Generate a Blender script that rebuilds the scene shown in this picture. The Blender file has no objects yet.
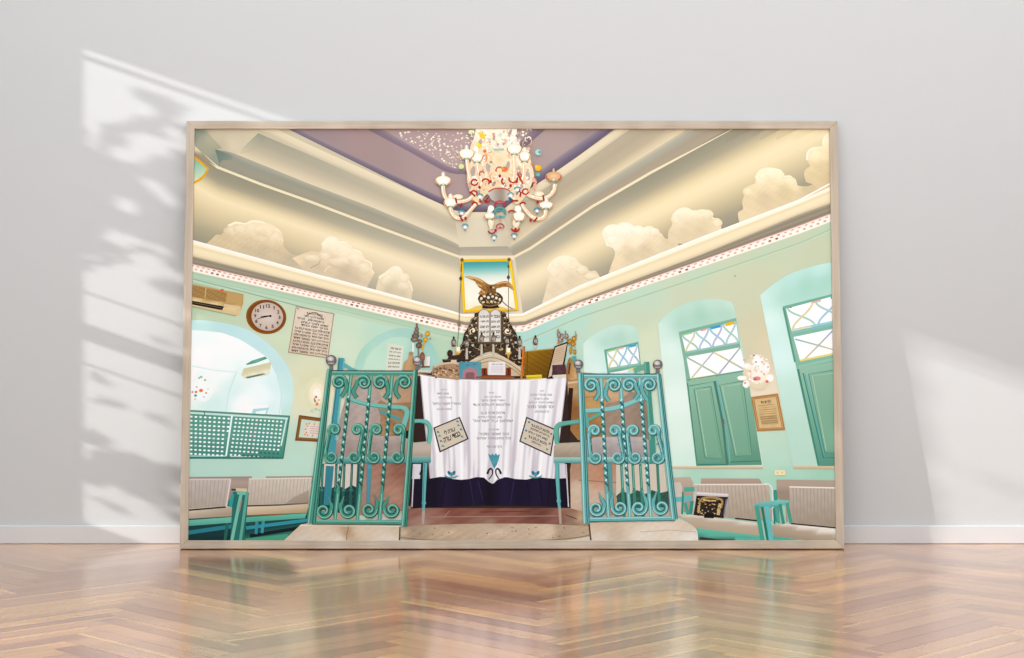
import bpy, bmesh, math, random
from mathutils import Vector, Matrix
from mathutils.geometry import tessellate_polygon
sc = bpy.context.scene
col = sc.collection
R = math.radians
sc.view_settings.view_transform = 'Standard'
sc.view_settings.look = 'None'
sc.view_settings.exposure = 0.0
sc.view_settings.gamma = 1.0
sc.view_settings.use_curve_mapping = False

def s2l(c):
    return c / 12.92 if c <= 0.04045 else ((c + 0.055) / 1.055) ** 2.4
def rgb(h):
    h = h.lstrip('#')
    if len(h) == 3: h = ''.join(k * 2 for k in h)
    return tuple(s2l(int(h[i:i + 2], 16) / 255) for i in (0, 2, 4))

def obj(name, verts, faces, mat=None, parent=None, smooth=False):
    me = bpy.data.meshes.new(name)
    me.from_pydata(verts, [], faces)
    me.update()
    if mat: me.materials.append(mat)
    if smooth:
        for p in me.polygons: p.use_smooth = True
    o = bpy.data.objects.new(name, me)
    col.objects.link(o)
    if parent: o.parent = parent
    return o

# ---------------------------------------------------------------- materials
def new_mat(name, base, rough=0.6, spec=0.3):
    m = bpy.data.materials.new(name); m.use_nodes = True
    n = m.node_tree.nodes; b = n['Principled BSDF']
    b.inputs['Base Color'].default_value = (*base, 1)
    b.inputs['Roughness'].default_value = rough
    b.inputs['Specular IOR Level'].default_value = spec
    return m, n, m.node_tree.links, b
def nd(n, kind, **kw):
    x = n.new(kind)
    for k, v in kw.items():
        if k in x.inputs.keys(): x.inputs[k].default_value = v
        else: setattr(x, k, v)
    return x

def wall_paint(name, base):
    m, n, l, b = new_mat(name, base, 0.85, 0.15)
    tc = nd(n, 'ShaderNodeTexCoord')
    mp = nd(n, 'ShaderNodeMapping'); mp.inputs['Scale'].default_value = (3, 3, 14)
    l.new(tc.outputs['Object'], mp.inputs['Vector'])
    no = nd(n, 'ShaderNodeTexNoise', Scale=16.0, Detail=4.0, Roughness=0.6)
    l.new(mp.outputs['Vector'], no.inputs['Vector'])
    bp = nd(n, 'ShaderNodeBump', Strength=0.06, Distance=0.004)
    l.new(no.outputs['Fac'], bp.inputs['Height']); l.new(bp.outputs['Normal'], b.inputs['Normal'])
    return m
M_wall = wall_paint('white_wall_paint', (0.580, 0.592, 0.592))
M_trim, *_ = new_mat('white_trim_paint', (0.66, 0.655, 0.655), 0.5, 0.3)

def wood_frame(name, vertical):
    m, n, l, b = new_mat(name, (0.5, 0.4, 0.3), 0.5, 0.25)
    tc = nd(n, 'ShaderNodeTexCoord')
    mp = nd(n, 'ShaderNodeMapping')
    mp.inputs['Scale'].default_value = (170, 60, 5) if vertical else (5, 60, 170)
    l.new(tc.outputs['Object'], mp.inputs['Vector'])
    no = nd(n, 'ShaderNodeTexNoise', Scale=1.0, Detail=5.0, Roughness=0.65)
    l.new(mp.outputs['Vector'], no.inputs['Vector'])
    mp2 = nd(n, 'ShaderNodeMapping')
    mp2.inputs['Scale'].default_value = (6, 2, 2.2) if vertical else (9, 2, 6)
    l.new(tc.outputs['Object'], mp2.inputs['Vector'])
    n2 = nd(n, 'ShaderNodeTexNoise', Scale=1.0, Detail=2.0)
    l.new(mp2.outputs['Vector'], n2.inputs['Vector'])
    ad = nd(n, 'ShaderNodeMath', operation='ADD')
    l.new(no.outputs['Fac'], ad.inputs[0]); l.new(n2.outputs['Fac'], ad.inputs[1])
    cr = nd(n, 'ShaderNodeValToRGB')
    cr.color_ramp.elements[0].position = 0.35; cr.color_ramp.elements[0].color = (*rgb('a99986'), 1)
    cr.color_ramp.elements[1].position = 0.62; cr.color_ramp.elements[1].color = (*rgb('c6b9a6'), 1)
    hf = nd(n, 'ShaderNodeMath', operation='MULTIPLY'); hf.inputs[1].default_value = 0.5
    l.new(ad.outputs[0], hf.inputs[0])
    l.new(hf.outputs[0], cr.inputs['Fac']); l.new(cr.outputs['Color'], b.inputs['Base Color'])
    return m
M_fh = wood_frame('pale_frame_wood_across', False)
M_fv = wood_frame('pale_frame_wood_upright', True)

def parquet_mat():
    m, n, l, b = new_mat('oiled_parquet', (0.4, 0.25, 0.15), 0.3, 0.5)
    uv = nd(n, 'ShaderNodeUVMap'); uv.uv_map = 'UVMap'
    at = nd(n, 'ShaderNodeAttribute'); at.attribute_name = 'plank'
    sep = nd(n, 'ShaderNodeSeparateColor')
    l.new(at.outputs['Color'], sep.inputs[0])
    # fine grain, stretched along each plank
    mp = nd(n, 'ShaderNodeMapping'); mp.inputs['Scale'].default_value = (3.0, 60, 1)
    l.new(uv.outputs['UV'], mp.inputs['Vector'])
    off = nd(n, 'ShaderNodeCombineXYZ')
    k = nd(n, 'ShaderNodeMath', operation='MULTIPLY'); k.inputs[1].default_value = 40
    l.new(sep.outputs[2], k.inputs[0]); l.new(k.outputs[0], off.inputs[0]); l.new(k.outputs[0], off.inputs[2])
    l.new(off.outputs[0], mp.inputs['Location'])
    g = nd(n, 'ShaderNodeTexNoise', Scale=1.0, Detail=6.0, Roughness=0.6, Distortion=0.4)
    l.new(mp.outputs['Vector'], g.inputs['Vector'])
    mp2 = nd(n, 'ShaderNodeMapping'); mp2.inputs['Scale'].default_value = (1.2, 16, 1)
    l.new(uv.outputs['UV'], mp2.inputs['Vector']); l.new(off.outputs[0], mp2.inputs['Location'])
    g2 = nd(n, 'ShaderNodeTexNoise', Scale=1.0, Detail=3.0, Roughness=0.5)
    l.new(mp2.outputs['Vector'], g2.inputs['Vector'])
    tone = nd(n, 'ShaderNodeValToRGB')
    e = tone.color_ramp.elements
    e[0].position = 0.0; e[0].color = (*rgb('9c6a4c'), 1)
    e[1].position = 1.0; e[1].color = (*rgb('efc27c'), 1)
    x = e.new(0.3); x.color = (*rgb('b58362'), 1)
    x = e.new(0.62); x.color = (*rgb('c8946a'), 1)
    x = e.new(0.85); x.color = (*rgb('d8a46c'), 1)
    sm = nd(n, 'ShaderNodeMath', operation='MULTIPLY_ADD'); sm.inputs[1].default_value = 0.42; sm.inputs[2].default_value = -0.21
    l.new(g2.outputs['Fac'], sm.inputs[0])
    s2 = nd(n, 'ShaderNodeMath', operation='MULTIPLY_ADD'); s2.inputs[1].default_value = 0.40; s2.inputs[2].default_value = -0.20
    l.new(g.outputs['Fac'], s2.inputs[0])
    a1 = nd(n, 'ShaderNodeMath', operation='ADD'); l.new(sm.outputs[0], a1.inputs[0]); l.new(s2.outputs[0], a1.inputs[1])
    a2 = nd(n, 'ShaderNodeMath', operation='ADD'); l.new(a1.outputs[0], a2.inputs[0]); l.new(sep.outputs[0], a2.inputs[1])
    l.new(a2.outputs[0], tone.inputs['Fac'])
    # a pale sapwood strip along one edge of some planks
    su = nd(n, 'ShaderNodeSeparateXYZ'); l.new(uv.outputs['UV'], su.inputs[0])
    lt = nd(n, 'ShaderNodeMapRange'); lt.inputs['From Min'].default_value = 0.020; lt.inputs['From Max'].default_value = 0.0
    l.new(su.outputs[1], lt.inputs['Value'])
    ml = nd(n, 'ShaderNodeMath', operation='MULTIPLY'); l.new(lt.outputs[0], ml.inputs[0]); l.new(sep.outputs[1], ml.inputs[1])
    mx = nd(n, 'ShaderNodeMix', data_type='RGBA')
    l.new(ml.outputs[0], mx.inputs[0]); l.new(tone.outputs['Color'], mx.inputs[6])
    mx.inputs[7].default_value = (*rgb('e8bc7c'), 1)
    l.new(mx.outputs[2], b.inputs['Base Color'])
    rr = nd(n, 'ShaderNodeMapRange'); rr.inputs['To Min'].default_value = 0.15; rr.inputs['To Max'].default_value = 0.2
    l.new(g.outputs['Fac'], rr.inputs['Value']); l.new(rr.outputs[0], b.inputs['Roughness'])
    bp = nd(n, 'ShaderNodeBump', Strength=0.015, Distance=0.0005)
    l.new(g.outputs['Fac'], bp.inputs['Height']); l.new(bp.outputs['Normal'], b.inputs['Normal'])
    b.inputs['Coat Weight'].default_value = 0.7; b.inputs['Coat Roughness'].default_value = 0.16
    return m
M_floor = parquet_mat()
M_gap, *_ = new_mat('dark_plank_joint', rgb('5a3a26'), 0.8, 0.1)

# ---------------------------------------------------------------- camera
F, D, HC = 1624.0, 4.944, 0.6525          # focal length in pixels, distance to the wall, eye height
cd = bpy.data.cameras.new('camera'); cam = bpy.data.objects.new('camera', cd); col.objects.link(cam)
cam.location = (0, -D, HC); cam.rotation_euler = (R(90), 0, 0)
cd.sensor_width = 36; cd.lens = 36 * F / 1024; cd.clip_start = 0.05
sc.camera = cam

# ---------------------------------------------------------------- the room
def structure(o): o['kind'] = 'structure'; return o
def box(x0, x1, y0, y1, z0, z1):
    v = [(x, y, z) for x in (x0, x1) for y in (y0, y1) for z in (z0, z1)]
    f = [(0, 1, 3, 2), (4, 6, 7, 5), (0, 4, 5, 1), (2, 3, 7, 6), (0, 2, 6, 4), (1, 5, 7, 3)]
    return v, f
def boxes(name, bs, mat, parent=None, bev=0):
    V, Fc = [], []
    for b in bs:
        v, f = box(*b); k = len(V); V += v; Fc += [tuple(i + k for i in q) for q in f]
    o = obj(name, V, Fc, mat, parent)
    if bev:
        md = o.modifiers.new('bevel', 'BEVEL'); md.width = bev; md.segments = 2; md.limit_method = 'ANGLE'
    return o
XL, XR = -2.2, 2.5
structure(boxes('wall_back', [(XL - 0.03, XR + .03, 0, 0.5, -0.02, 3.0)], M_wall))
# left wall with its low wide window (the sun comes in here)
WY0, WY1, WZ0, WZ1 = -2.15, -0.3736, 0.3787, 1.8276
structure(boxes('wall_left', [(XL - .03, XL, WY1, 0, 0, 3), (XL - .03, XL, -4.2, WY0, 0, 3),
                              (XL - .03, XL, WY0, WY1, 0, WZ0), (XL - .03, XL, WY0, WY1, WZ1, 3)], M_wall))
structure(boxes('wall_right', [(XR, XR + .03, -4.2, 0, 0, 3)], M_wall))  # unseen wall, added so that both sides of the back wall darken evenly
bb = structure(boxes('baseboard_back', [(XL, XR, -0.012, 0, 0, 0.0555)], M_trim, None, 0.003))
structure(boxes('baseboard_left', [(XL, XL + .012, -4.2, -0.012, 0, 0.0565)], M_trim, None, 0.003))

def herringbone():
    w, L = 0.0584, 0.4672
    x0, y0 = 0.0995, -0.849
    r2 = math.sqrt(.5); g = 0.00035
    rnd = random.Random(11)
    V, Fc, UV, AT = [], [], [], []
    def plank(u, v, du, dv):
        along = du > dv
        cs = [(u + g, v + g), (u + du - g, v + g), (u + du - g, v + dv - g), (u + g, v + dv - g)]
        pts = [(x0 + (a - b) * r2, y0 + (a + b) * r2) for a, b in cs]
        if max(p[1] for p in pts) < -5.1 or min(p[1] for p in pts) > 0.0: return
        if max(p[0] for p in pts) < XL - .1 or min(p[0] for p in pts) > XR + .1: return
        k = len(V); V.extend((x, y, 0.0) for x, y in pts); Fc.append((k, k + 1, k + 2, k + 3))
        t = rnd.random()
        tone = 0.22 + 0.50 * t
        if rnd.random() < 0.10: tone = 0.80
        if rnd.random() < 0.22: tone = 0.14
        ed = rnd.uniform(0.5, 1.0) if rnd.random() < 0.36 else 0
        s = rnd.random()
        uvs = [(0, 0), (L, 0), (L, w), (0, w)] if along else [(0, w), (0, 0), (L, 0), (L, w)]
        fl = rnd.random() < .5
        for q in uvs:
            UV.append((q[0], (w - q[1]) if fl else q[1]))
            AT.append((tone, ed, s, 1))
    for t in range(-8, 9):
        for k in range(-140, 120):
            plank(k * w + t * L, k * w - t * L, L, w)
            plank(k * w + t * L, (k + 1) * w - t * L, w, L)
    kk = len(V)
    V.extend([(XL - .2, -5.2, -.0012), (XR + .1, -5.2, -.0012), (XR + .1, .1, -.0012), (XL - .2, .1, -.0012)])
    V.extend([(XL - .2, -5.2, -.05), (XR + .1, -5.2, -.05), (XR + .1, .1, -.05), (XL - .2, .1, -.05)])
    nq = len(Fc)
    Fc.append((kk, kk + 1, kk + 2, kk + 3))
    Fc.extend([(kk + 7, kk + 6, kk + 5, kk + 4)] + [(kk + 4 + i, kk + 4 + (i + 1) % 4, kk + (i + 1) % 4, kk + i) for i in range(4)])
    o = obj('floor', V, Fc, M_floor)
    o.data.materials.append(M_gap)
    for i in range(nq, len(Fc)): o.data.polygons[i].material_index = 1
    o.data.uv_layers.new(name='UVMap'); o.data.color_attributes.new('plank', 'FLOAT_COLOR', 'CORNER')
    uvl = o.data.uv_layers['UVMap']; ca = o.data.color_attributes['plank']
    for i in range(len(UV)):
        uvl.data[i].uv = UV[i]; ca.data[i].color = AT[i]
    return structure(o)
herringbone()

# window: casing, head bar and transom in the left wall
M_win, *_ = new_mat('white_window_paint', (0.7, 0.7, 0.69), 0.4, 0.4)
def zline(y82):    # the height on the window of a shadow line that meets the wall at x = 82 px
    return HC + (329 - y82) * D / F + 0.348 * 0.8966
xb = XL - 0.015
structure(boxes('window_1', [
    (xb - .02, xb + .02, WY0, WY1, zline(55.6), zline(54.6)),
    (xb - .02, xb + .02, WY0, WY1, zline(336), zline(323)),
    (xb - .004, xb + .004, WY0, WY1, zline(362), zline(360.5)),
    (xb - .004, xb + .004, WY0, WY1, zline(290.5), zline(289)),
    (xb - .004, xb + .004, WY0, WY1, zline(440), zline(438.5))], M_win))

# ---------------------------------------------------------------- daylight
wd = bpy.data.worlds.new('sky'); sc.world = wd; wd.use_nodes = True
bg = wd.node_tree.nodes['Background']
bg.inputs['Color'].default_value = (0.97, 1.0, 1.045, 1); bg.inputs['Strength'].default_value = 1.88
sd = bpy.data.lights.new('sun', 'SUN'); sd.energy = 3.3; sd.angle = R(0.75); sd.color = (1, 0.97, 0.93)
so = bpy.data.objects.new('sun', sd); col.objects.link(so)
SD = Vector((2.4, 1.0, -0.835)).normalized()
so.rotation_euler = SD.to_track_quat('-Z', 'Y').to_euler(); so.location = (-6, -3, 4)

# the leafy shrub outside the window that dapples the light, with added leaves to block sun
M_leaf, *_ = new_mat('leaf_green', rgb('4c6a3a'), 0.6, 0.3)
def shrub():
    rnd = random.Random(5)
    V, Fc = [], []
    def leaf(px, py, xo, size, ang=None, asp=0.45):
        X, Z = (px - 512) * D / F, HC + (329 - py) * D / F
        t = (X - xo) / 2.4
        c = Vector((xo, -t, Z + 0.835 * t))
        a = rnd.uniform(0, 6.28) if ang is None else ang
        # a leaf turned roughly towards the sun
        n = (SD + Vector((rnd.uniform(-.3, .3), rnd.uniform(-.3, .3), rnd.uniform(-.3, .3)))).normalized()
        e1 = n.cross(Vector((0, 0, 1))).normalized(); e2 = n.cross(e1)
        d1 = e1 * math.cos(a) + e2 * math.sin(a); d2 = n.cross(d1)
        k = len(V)
        prof = [(-1, 0), (-.5, .8), (.1, 1), (.6, .6), (1, 0), (.6, -.6), (.1, -1), (-.5, -.8)]
        V.extend(tuple(c + d1 * (p * size) + d2 * (q * size * asp) + n * (abs(q) * size * .12)) for p, q in prof)
        Fc.append(tuple(range(k, k + 8)))
    # dense leaf mass, added and shaped to keep the sun off the print
    def inside(px, py):
        if not (133 <= py <= 600): return False
        f = (py - 126) / 430.0
        return 228 + 74 * f <= px <= 862 + 76 * f
    n = 0
    while n < 5200:
        px, py = rnd.uniform(190, 970), rnd.uniform(125, 605)
        if inside(px, py):
            leaf(px, py, rnd.uniform(-2.75, -2.45), rnd.uniform(.02, .032), None, .7); n += 1
    # low growth under the sill line, so that no sun reaches the floor
    for i in range(3500):
        leaf(rnd.uniform(150, 1350), rnd.uniform(575, 900), rnd.uniform(-2.75, -2.45), .035, None, .7)
    # loose sprays, thinning to the left
    lit = [(105, 103, 32, 16), (92, 110, 12, 40), (100, 108, 26, 7), (136, 107, 22, 8), (150, 145, 26, 9), (128, 156, 20, 5),
           (178, 137, 16, 6), (154, 186, 14, 6), (127, 206, 16, 5), (172, 202, 13, 6), (121, 240, 22, 4), (150, 262, 20, 5), (162, 251, 14, 3),
           (200, 150, 20, 10), (205, 190, 20, 8)]
    n = 0
    while n < 1500:
        px, py = rnd.uniform(64, 250), rnd.uniform(96, 268)
        if py < 98 + 6 * math.sin(px * .12) + (px < 105) * 8: continue
        if any(((px - a) / (ra * 1.05 + 3)) ** 2 + ((py - b - (px - a) * .32) / (rb + 4.5)) ** 2 < 1 for a, b, ra, rb in lit): continue
        if px > 178 and py < 128: continue
        if py > 252 and px < 150 and rnd.random() < .8: continue
        leaf(px, py, rnd.uniform(-2.7, -2.4), rnd.uniform(.012, .022)); n += 1
    def clump(cx, cy, rx, ry, slope, n, s=.014):
        for i in range(n):
            a, r = rnd.uniform(0, 6.28), math.sqrt(rnd.random())
            dx = rx * r * math.cos(a)
            leaf(cx + dx, cy + ry * r * math.sin(a) + dx * slope, rnd.uniform(-2.7, -2.4), rnd.uniform(s * .7, s * 1.3))
    clump(92, 437, 12, 5, .3, 22); clump(120, 462, 26, 10, .1, 90); clump(140, 472, 30, 13, .3, 150); clump(95, 472, 16, 12, .2, 70)
    clump(160, 492, 26, 6, .55, 50); clump(130, 484, 24, 9, .5, 60); clump(178, 475, 18, 7, .4, 40)
    clump(110, 403, 16, 3, .1, 14, .009); clump(160, 420, 12, 4, .45, 14, .009); clump(98, 378, 10, 4, .5, 10, .009)
    clump(175, 290, 22, 7, .3, 40, .012); clump(110, 505, 20, 3, .5, 16, .009); clump(170, 512, 22, 4, .6, 18, .01)
    clump(160, 340, 10, 3, .35, 8, .008); clump(160, 100, 26, 5, .32, 30, .012)
    clump(990, 482, 40, 6, .3, 7, .012)
    o = obj('shrub_with_sun_block', V, Fc, M_leaf)
    o['kind'] = 'structure'
    return o
shrub()

# ---------------------------------------------------------------- the framed picture
TILT = math.atan2(0.103, 1.2782)
W, H, RT, FW = 1.9656, 1.2823, 0.0375, 0.0245
pic = bpy.data.objects.new('framed_picture', None); col.objects.link(pic)
pic.location = (0, -0.144, 0.0030); pic.rotation_euler = (-TILT, 0, 0)
pic.empty_display_size = 0.1
pic['label'] = 'huge photograph of a turquoise prayer hall in thin pale wood frame, leaning on wall'
pic['category'] = 'picture'
bpy.context.view_layer.update()
def rail(name, quad, horiz):
    # quad: four (x, z) corners of the mitred rail, outer edge first; front at y = 0, back at y = RT
    V, Fc = [], []
    for y in (0, RT):
        for x, z in quad: V.append((x, y, z))
    Fc = [(0, 1, 2, 3), (7, 6, 5, 4)] + [(i, i + 4, (i + 1) % 4 + 4, (i + 1) % 4) for i in range(4)]
    o = obj(name, V, Fc, M_fh if horiz else M_fv, pic)
    bm = bmesh.new(); bm.from_mesh(o.data); bmesh.ops.recalc_face_normals(bm, faces=bm.faces); bm.to_mesh(o.data); bm.free()
    md = o.modifiers.new('bevel', 'BEVEL'); md.width = 0.0013; md.segments = 2; md.limit_method = 'ANGLE'
    return o
a, b = W / 2, FW
rail('frame_rail', [(-a, 0), (a, 0), (a - b, b), (-a + b, b)], True)
rail('frame_rail', [(-a, H), (-a + b, H - b), (a - b, H - b), (a, H)], True)
rail('frame_rail', [(-a, 0), (-a + b, b), (-a + b, H - b), (-a, H)], False)
rail('frame_rail', [(a, 0), (a, H), (a - b, H - b), (a - b, b)], False)
M_back, *_ = new_mat('backing_board', rgb('8d7454'), 0.9, 0.1)
v, f = box(-a + .004, a - .004, RT - .004, RT - .001, .004, H - .004)
obj('backing_board', v, f, M_back, pic)

# ---------------------------------------------------------------- drawing on the print
PY = 0.0085                                # depth of the paper behind the frame's front
PINV = pic.matrix_world.inverted()
_n = pic.matrix_world.to_3x3() @ Vector((0, 1, 0)); _p0 = pic.matrix_world @ Vector((0, PY - .0025, 0)); _c = Vector((0, -D, HC))
def plane_xz(px, py):                      # where a point of the picture lies on the tilted paper
    d = Vector(((px - 512) / F, 1.0, (329 - py) / F))
    t = (_p0 - _c).dot(_n) / d.dot(_n)
    q = PINV @ (_c + d * t)
    return q.x, q.z
GAIN = 1.0
M_ink = bpy.data.materials.new('printed_paper'); M_ink.use_nodes = True
_b = M_ink.node_tree.nodes['Principled BSDF']; _b.inputs['Roughness'].default_value = 0.7; _b.inputs['Specular IOR Level'].default_value = 0.08
_a = nd(M_ink.node_tree.nodes, 'ShaderNodeVertexColor'); _a.layer_name = 'ink'
M_ink.node_tree.links.new(_a.outputs['Color'], _b.inputs['Base Color'])
# The print is one flat sheet; everything pictured on it is a patch of ink lying on the paper.
WB = (0.92, 0.95, 0.97)                    # paper brightness per channel
class Ink:
    z = PY
    V = F = C = None
    name = None
def lay(n=1): Ink.z -= 0.6e-5 * n
print_root = [None]
def item(name, label=None):
    flush(); Ink.V, Ink.F, Ink.C = [], [], []; Ink.name = name; Ink.label = label; lay(2)
def flush():
    if not Ink.V: return
    o = obj(Ink.name, Ink.V, Ink.F, M_ink, print_root[0] or pic)
    ca = o.data.color_attributes.new('ink', 'FLOAT_COLOR', 'POINT')
    buf = []
    for c in Ink.C:
        if c[1] > c[0]:                     # greens print a little greyer
            m = .3 * c[0] + .59 * c[1] + .11 * c[2]; c = tuple(m + .01 + (k - m) * .86 for k in c)
        buf.extend(min(0.95, s2l(max(0, min(1, c[i]))) * WB[i]) for i in range(3)); buf.append(1.0)
    ca.data.foreach_set('color', buf)
    if Ink.label: o['label'] = Ink.label
    if print_root[0] is None: print_root[0] = o
    Ink.V = None
def hx(h):
    if not isinstance(h, str): return h
    if len(h) == 3: h = ''.join(k * 2 for k in h)
    return (int(h[:2], 16) / 255, int(h[2:4], 16) / 255, int(h[4:6], 16) / 255)
def mix(a, b, t):
    a, b = hx(a), hx(b); return tuple(a[i] + (b[i] - a[i]) * t for i in range(3))
def vert(p, c):
    f = (p[1] - 121.5) / 428                   # keep to the sheet, whose edges lie under the rails
    p = (min(834 + 7 * f, max(191 - 7 * f, p[0])), p[1])
    x, z = plane_xz(*p); Ink.V.append((x, Ink.z, z)); Ink.C.append(hx(c)); return len(Ink.V) - 1
def face(idx):
    a, b, c = (Ink.V[i] for i in idx[:3])
    ar = (b[0] - a[0]) * (c[2] - a[2]) - (b[2] - a[2]) * (c[0] - a[0])
    Ink.F.append(tuple(idx) if ar > 0 else tuple(reversed(idx)))
X0, X1, Y0, Y1 = 183, 840, 128.6, 543.0
def frameclip(pts):
    return clip(pts, X0, X1, Y0, Y1)
def clip(pts, xa, xb, ya, yb):
    for ax, lim, sg in ((0, xa, 1), (0, xb, -1), (1, ya, 1), (1, yb, -1)):
        out = []
        for i in range(len(pts)):
            p, q = pts[i - 1], pts[i]
            a, b = (p[ax] - lim) * sg, (q[ax] - lim) * sg
            if (a >= 0) != (b >= 0):
                t = a / (a - b); out.append((p[0] + (q[0] - p[0]) * t, p[1] + (q[1] - p[1]) * t))
            if b >= 0: out.append(q)
        pts = out
        if len(pts) < 3: return []
    return pts
def tess(pts, cf):
    try: tr = tessellate_polygon([[Vector((p[0], p[1], 0)) for p in pts]])
    except Exception: return
    ix = [vert(p, cf(*p) if callable(cf) else cf) for p in pts]
    for t in tr:
        if len(set(t)) == 3: face([ix[k] for k in t])
def poly(pts, c, cell=5.0, up=True):
    """a patch of one flat ink, or of an ink that varies over the paper (c a function of x, y)"""
    if up: lay()
    pts = frameclip(list(pts))
    if not pts: return
    if not callable(c): return tess(pts, c)
    xs, ys = [p[0] for p in pts], [p[1] for p in pts]
    y = min(ys)
    while y < max(ys):
        row = clip(pts, -1e4, 1e4, y, y + cell)
        if row:
            x = min(p[0] for p in row); xm = max(p[0] for p in row)
            while x < xm:
                q = clip(row, x, x + cell, -1e4, 1e4)
                if len(q) >= 3: tess(q, c)
                x += cell
        y += cell
def idw(*s, p=1.6, e=16):
    S = [(x, y, hx(c)) for x, y, c in s]
    def f(x, y):
        W = [1 / ((x - a) ** 2 + (y - b) ** 2 + e) ** p for a, b, _ in S]; t = sum(W)
        return tuple(sum(w * q[2][i] for w, q in zip(W, S)) / t for i in range(3))
    return f
def lin(p, q, *st):
    dx, dy = q[0] - p[0], q[1] - p[1]; L = dx * dx + dy * dy
    st = [(t, hx(c)) for t, c in st]
    def f(x, y):
        t = ((x - p[0]) * dx + (y - p[1]) * dy) / L
        if t <= st[0][0]: return st[0][1]
        for (a, c), (b, d) in zip(st, st[1:]):
            if t <= b: return mix(c, d, (t - a) / (b - a))
        return st[-1][1]
    return f
def noisy(f, amt, seed=1, sx=1.0, sy=1.0):
    f0 = f if callable(f) else (lambda x, y, c=hx(f): c)
    def g(x, y):
        v = math.sin(x * sx * 1.7 + seed) * math.sin(y * sy * 1.3 + seed * 2.1) + math.sin(x * sx * .61 - y * sy * .83 + seed * 3)
        return tuple(k + v * amt for k in f0(x, y))
    return g
def at_t(pl, t):
    L = [0]
    for a, b in zip(pl, pl[1:]): L.append(L[-1] + math.dist(a, b))
    d = t * L[-1]
    for i in range(len(pl) - 1):
        if d <= L[i + 1] or i == len(pl) - 2:
            k = (d - L[i]) / max(1e-9, L[i + 1] - L[i]); a, b = pl[i], pl[i + 1]
            return (a[0] + (b[0] - a[0]) * k, a[1] + (b[1] - a[1]) * k)
def band(A, B, stops, n=24, up=True, seed=0, amt=0):
    """ruled strip between two polylines; stops run from A to B"""
    if up: lay()
    rnd = random.Random(seed)
    rows = []
    for t, c in stops:
        r = []
        for i in range(n + 1):
            a, b = at_t(A, i / n), at_t(B, i / n)
            p = (a[0] + (b[0] - a[0]) * t, a[1] + (b[1] - a[1]) * t)
            cc = c(i / n) if callable(c) else hx(c)
            if amt: k = rnd.uniform(-amt, amt); cc = tuple(q + k for q in cc)
            r.append((p, cc))
        rows.append(r)
    for r, s in zip(rows, rows[1:]):
        for i in range(n):
            q = [r[i], r[i + 1], s[i + 1], s[i]]
            pp = [k[0] for k in q]
            if all(X0 <= p[0] <= X1 and Y0 <= p[1] <= Y1 for p in pp):
                face([vert(*k) for k in q])
            else:
                cp = frameclip(pp)
                if cp:
                    m = tuple(sum(k[1][j] for k in q) / 4 for j in range(3)); tess(cp, m)
def smooth(pts, n=5):
    o = []
    for i in range(len(pts) - 1):
        p0, p1, p2, p3 = pts[max(i - 1, 0)], pts[i], pts[i + 1], pts[min(i + 2, len(pts) - 1)]
        for k in range(n):
            t = k / n
            o.append(tuple(.5 * (2 * p1[j] + (p2[j] - p0[j]) * t + (2 * p0[j] - 5 * p1[j] + 4 * p2[j] - p3[j]) * t * t + (3 * p1[j] - p0[j] - 3 * p2[j] + p3[j]) * t ** 3) for j in (0, 1)))
    return o + [pts[-1]]
def line(pts, w, c, w2=None, up=False, c2=None):
    """an inked stroke"""
    lay(1 if up else .15)
    n = len(pts); w2 = w if w2 is None else w2
    Lf, Rt = [], []
    for i, p in enumerate(pts):
        a, b = pts[max(i - 1, 0)], pts[min(i + 1, n - 1)]
        dx, dy = b[0] - a[0], b[1] - a[1]; d = math.hypot(dx, dy) or 1
        k = (w + (w2 - w) * i / (n - 1)) / 2
        cc = mix(c, c2, i / (n - 1)) if c2 else c
        for S, sg in ((Lf, 1), (Rt, -1)):
            q = (min(X1, max(X0, p[0] - dy / d * k * sg)), min(Y1, max(Y0, p[1] + dx / d * k * sg)))
            S.append(vert(q, cc))
    for i in range(n - 1): face([Lf[i], Lf[i + 1], Rt[i + 1], Rt[i]])
def ring(cx, cy, rx, ry, w, c, a0=0, a1=360, n=20):
    line([(cx + rx * math.cos(R(a0 + (a1 - a0) * i / n)), cy + ry * math.sin(R(a0 + (a1 - a0) * i / n))) for i in range(n + 1)], w, c)
def ell(cx, cy, rx, ry, c, c2=None, n=18, rot=0, up=True, off=(0, 0)):
    """a spot; c at its middle, c2 at its rim"""
    lay(1 if up else .2)
    ca, sa = math.cos(R(rot)), math.sin(R(rot))
    P = [(cx + rx * math.cos(6.2832 * i / n) * ca - ry * math.sin(6.2832 * i / n) * sa, cy + rx * math.cos(6.2832 * i / n) * sa + ry * math.sin(6.2832 * i / n) * ca) for i in range(n)]
    if any(not (X0 < p[0] < X1 and Y0 < p[1] < Y1) for p in P):
        P = frameclip(P)
        if len(P) < 3: return
        n = len(P); cx, cy = sum(p[0] for p in P) / n, sum(p[1] for p in P) / n
    m = vert((cx + off[0], cy + off[1]), c); I = [vert(p, c2(*p) if callable(c2) else (c2 or c)) for p in P]
    for i in range(n): face([m, I[i], I[(i + 1) % n]])
def spiral(cx, cy, r, a0, turns, w, c, tail=None, r1=.8, n=22):
    """a wrought curl from its outside (angle a0, degrees) inwards; tail: points leading up to it"""
    pts = [(cx + (r + (r1 - r) * i / n) * math.cos(R(a0 + 360 * turns * i / n)), cy + (r + (r1 - r) * i / n) * math.sin(R(a0 + 360 * turns * i / n))) for i in range(n + 1)]
    if tail: pts = smooth(list(tail) + [pts[0]], 5)[:-1] + pts
    line(pts, w, c)
_fonts = {}
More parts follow.
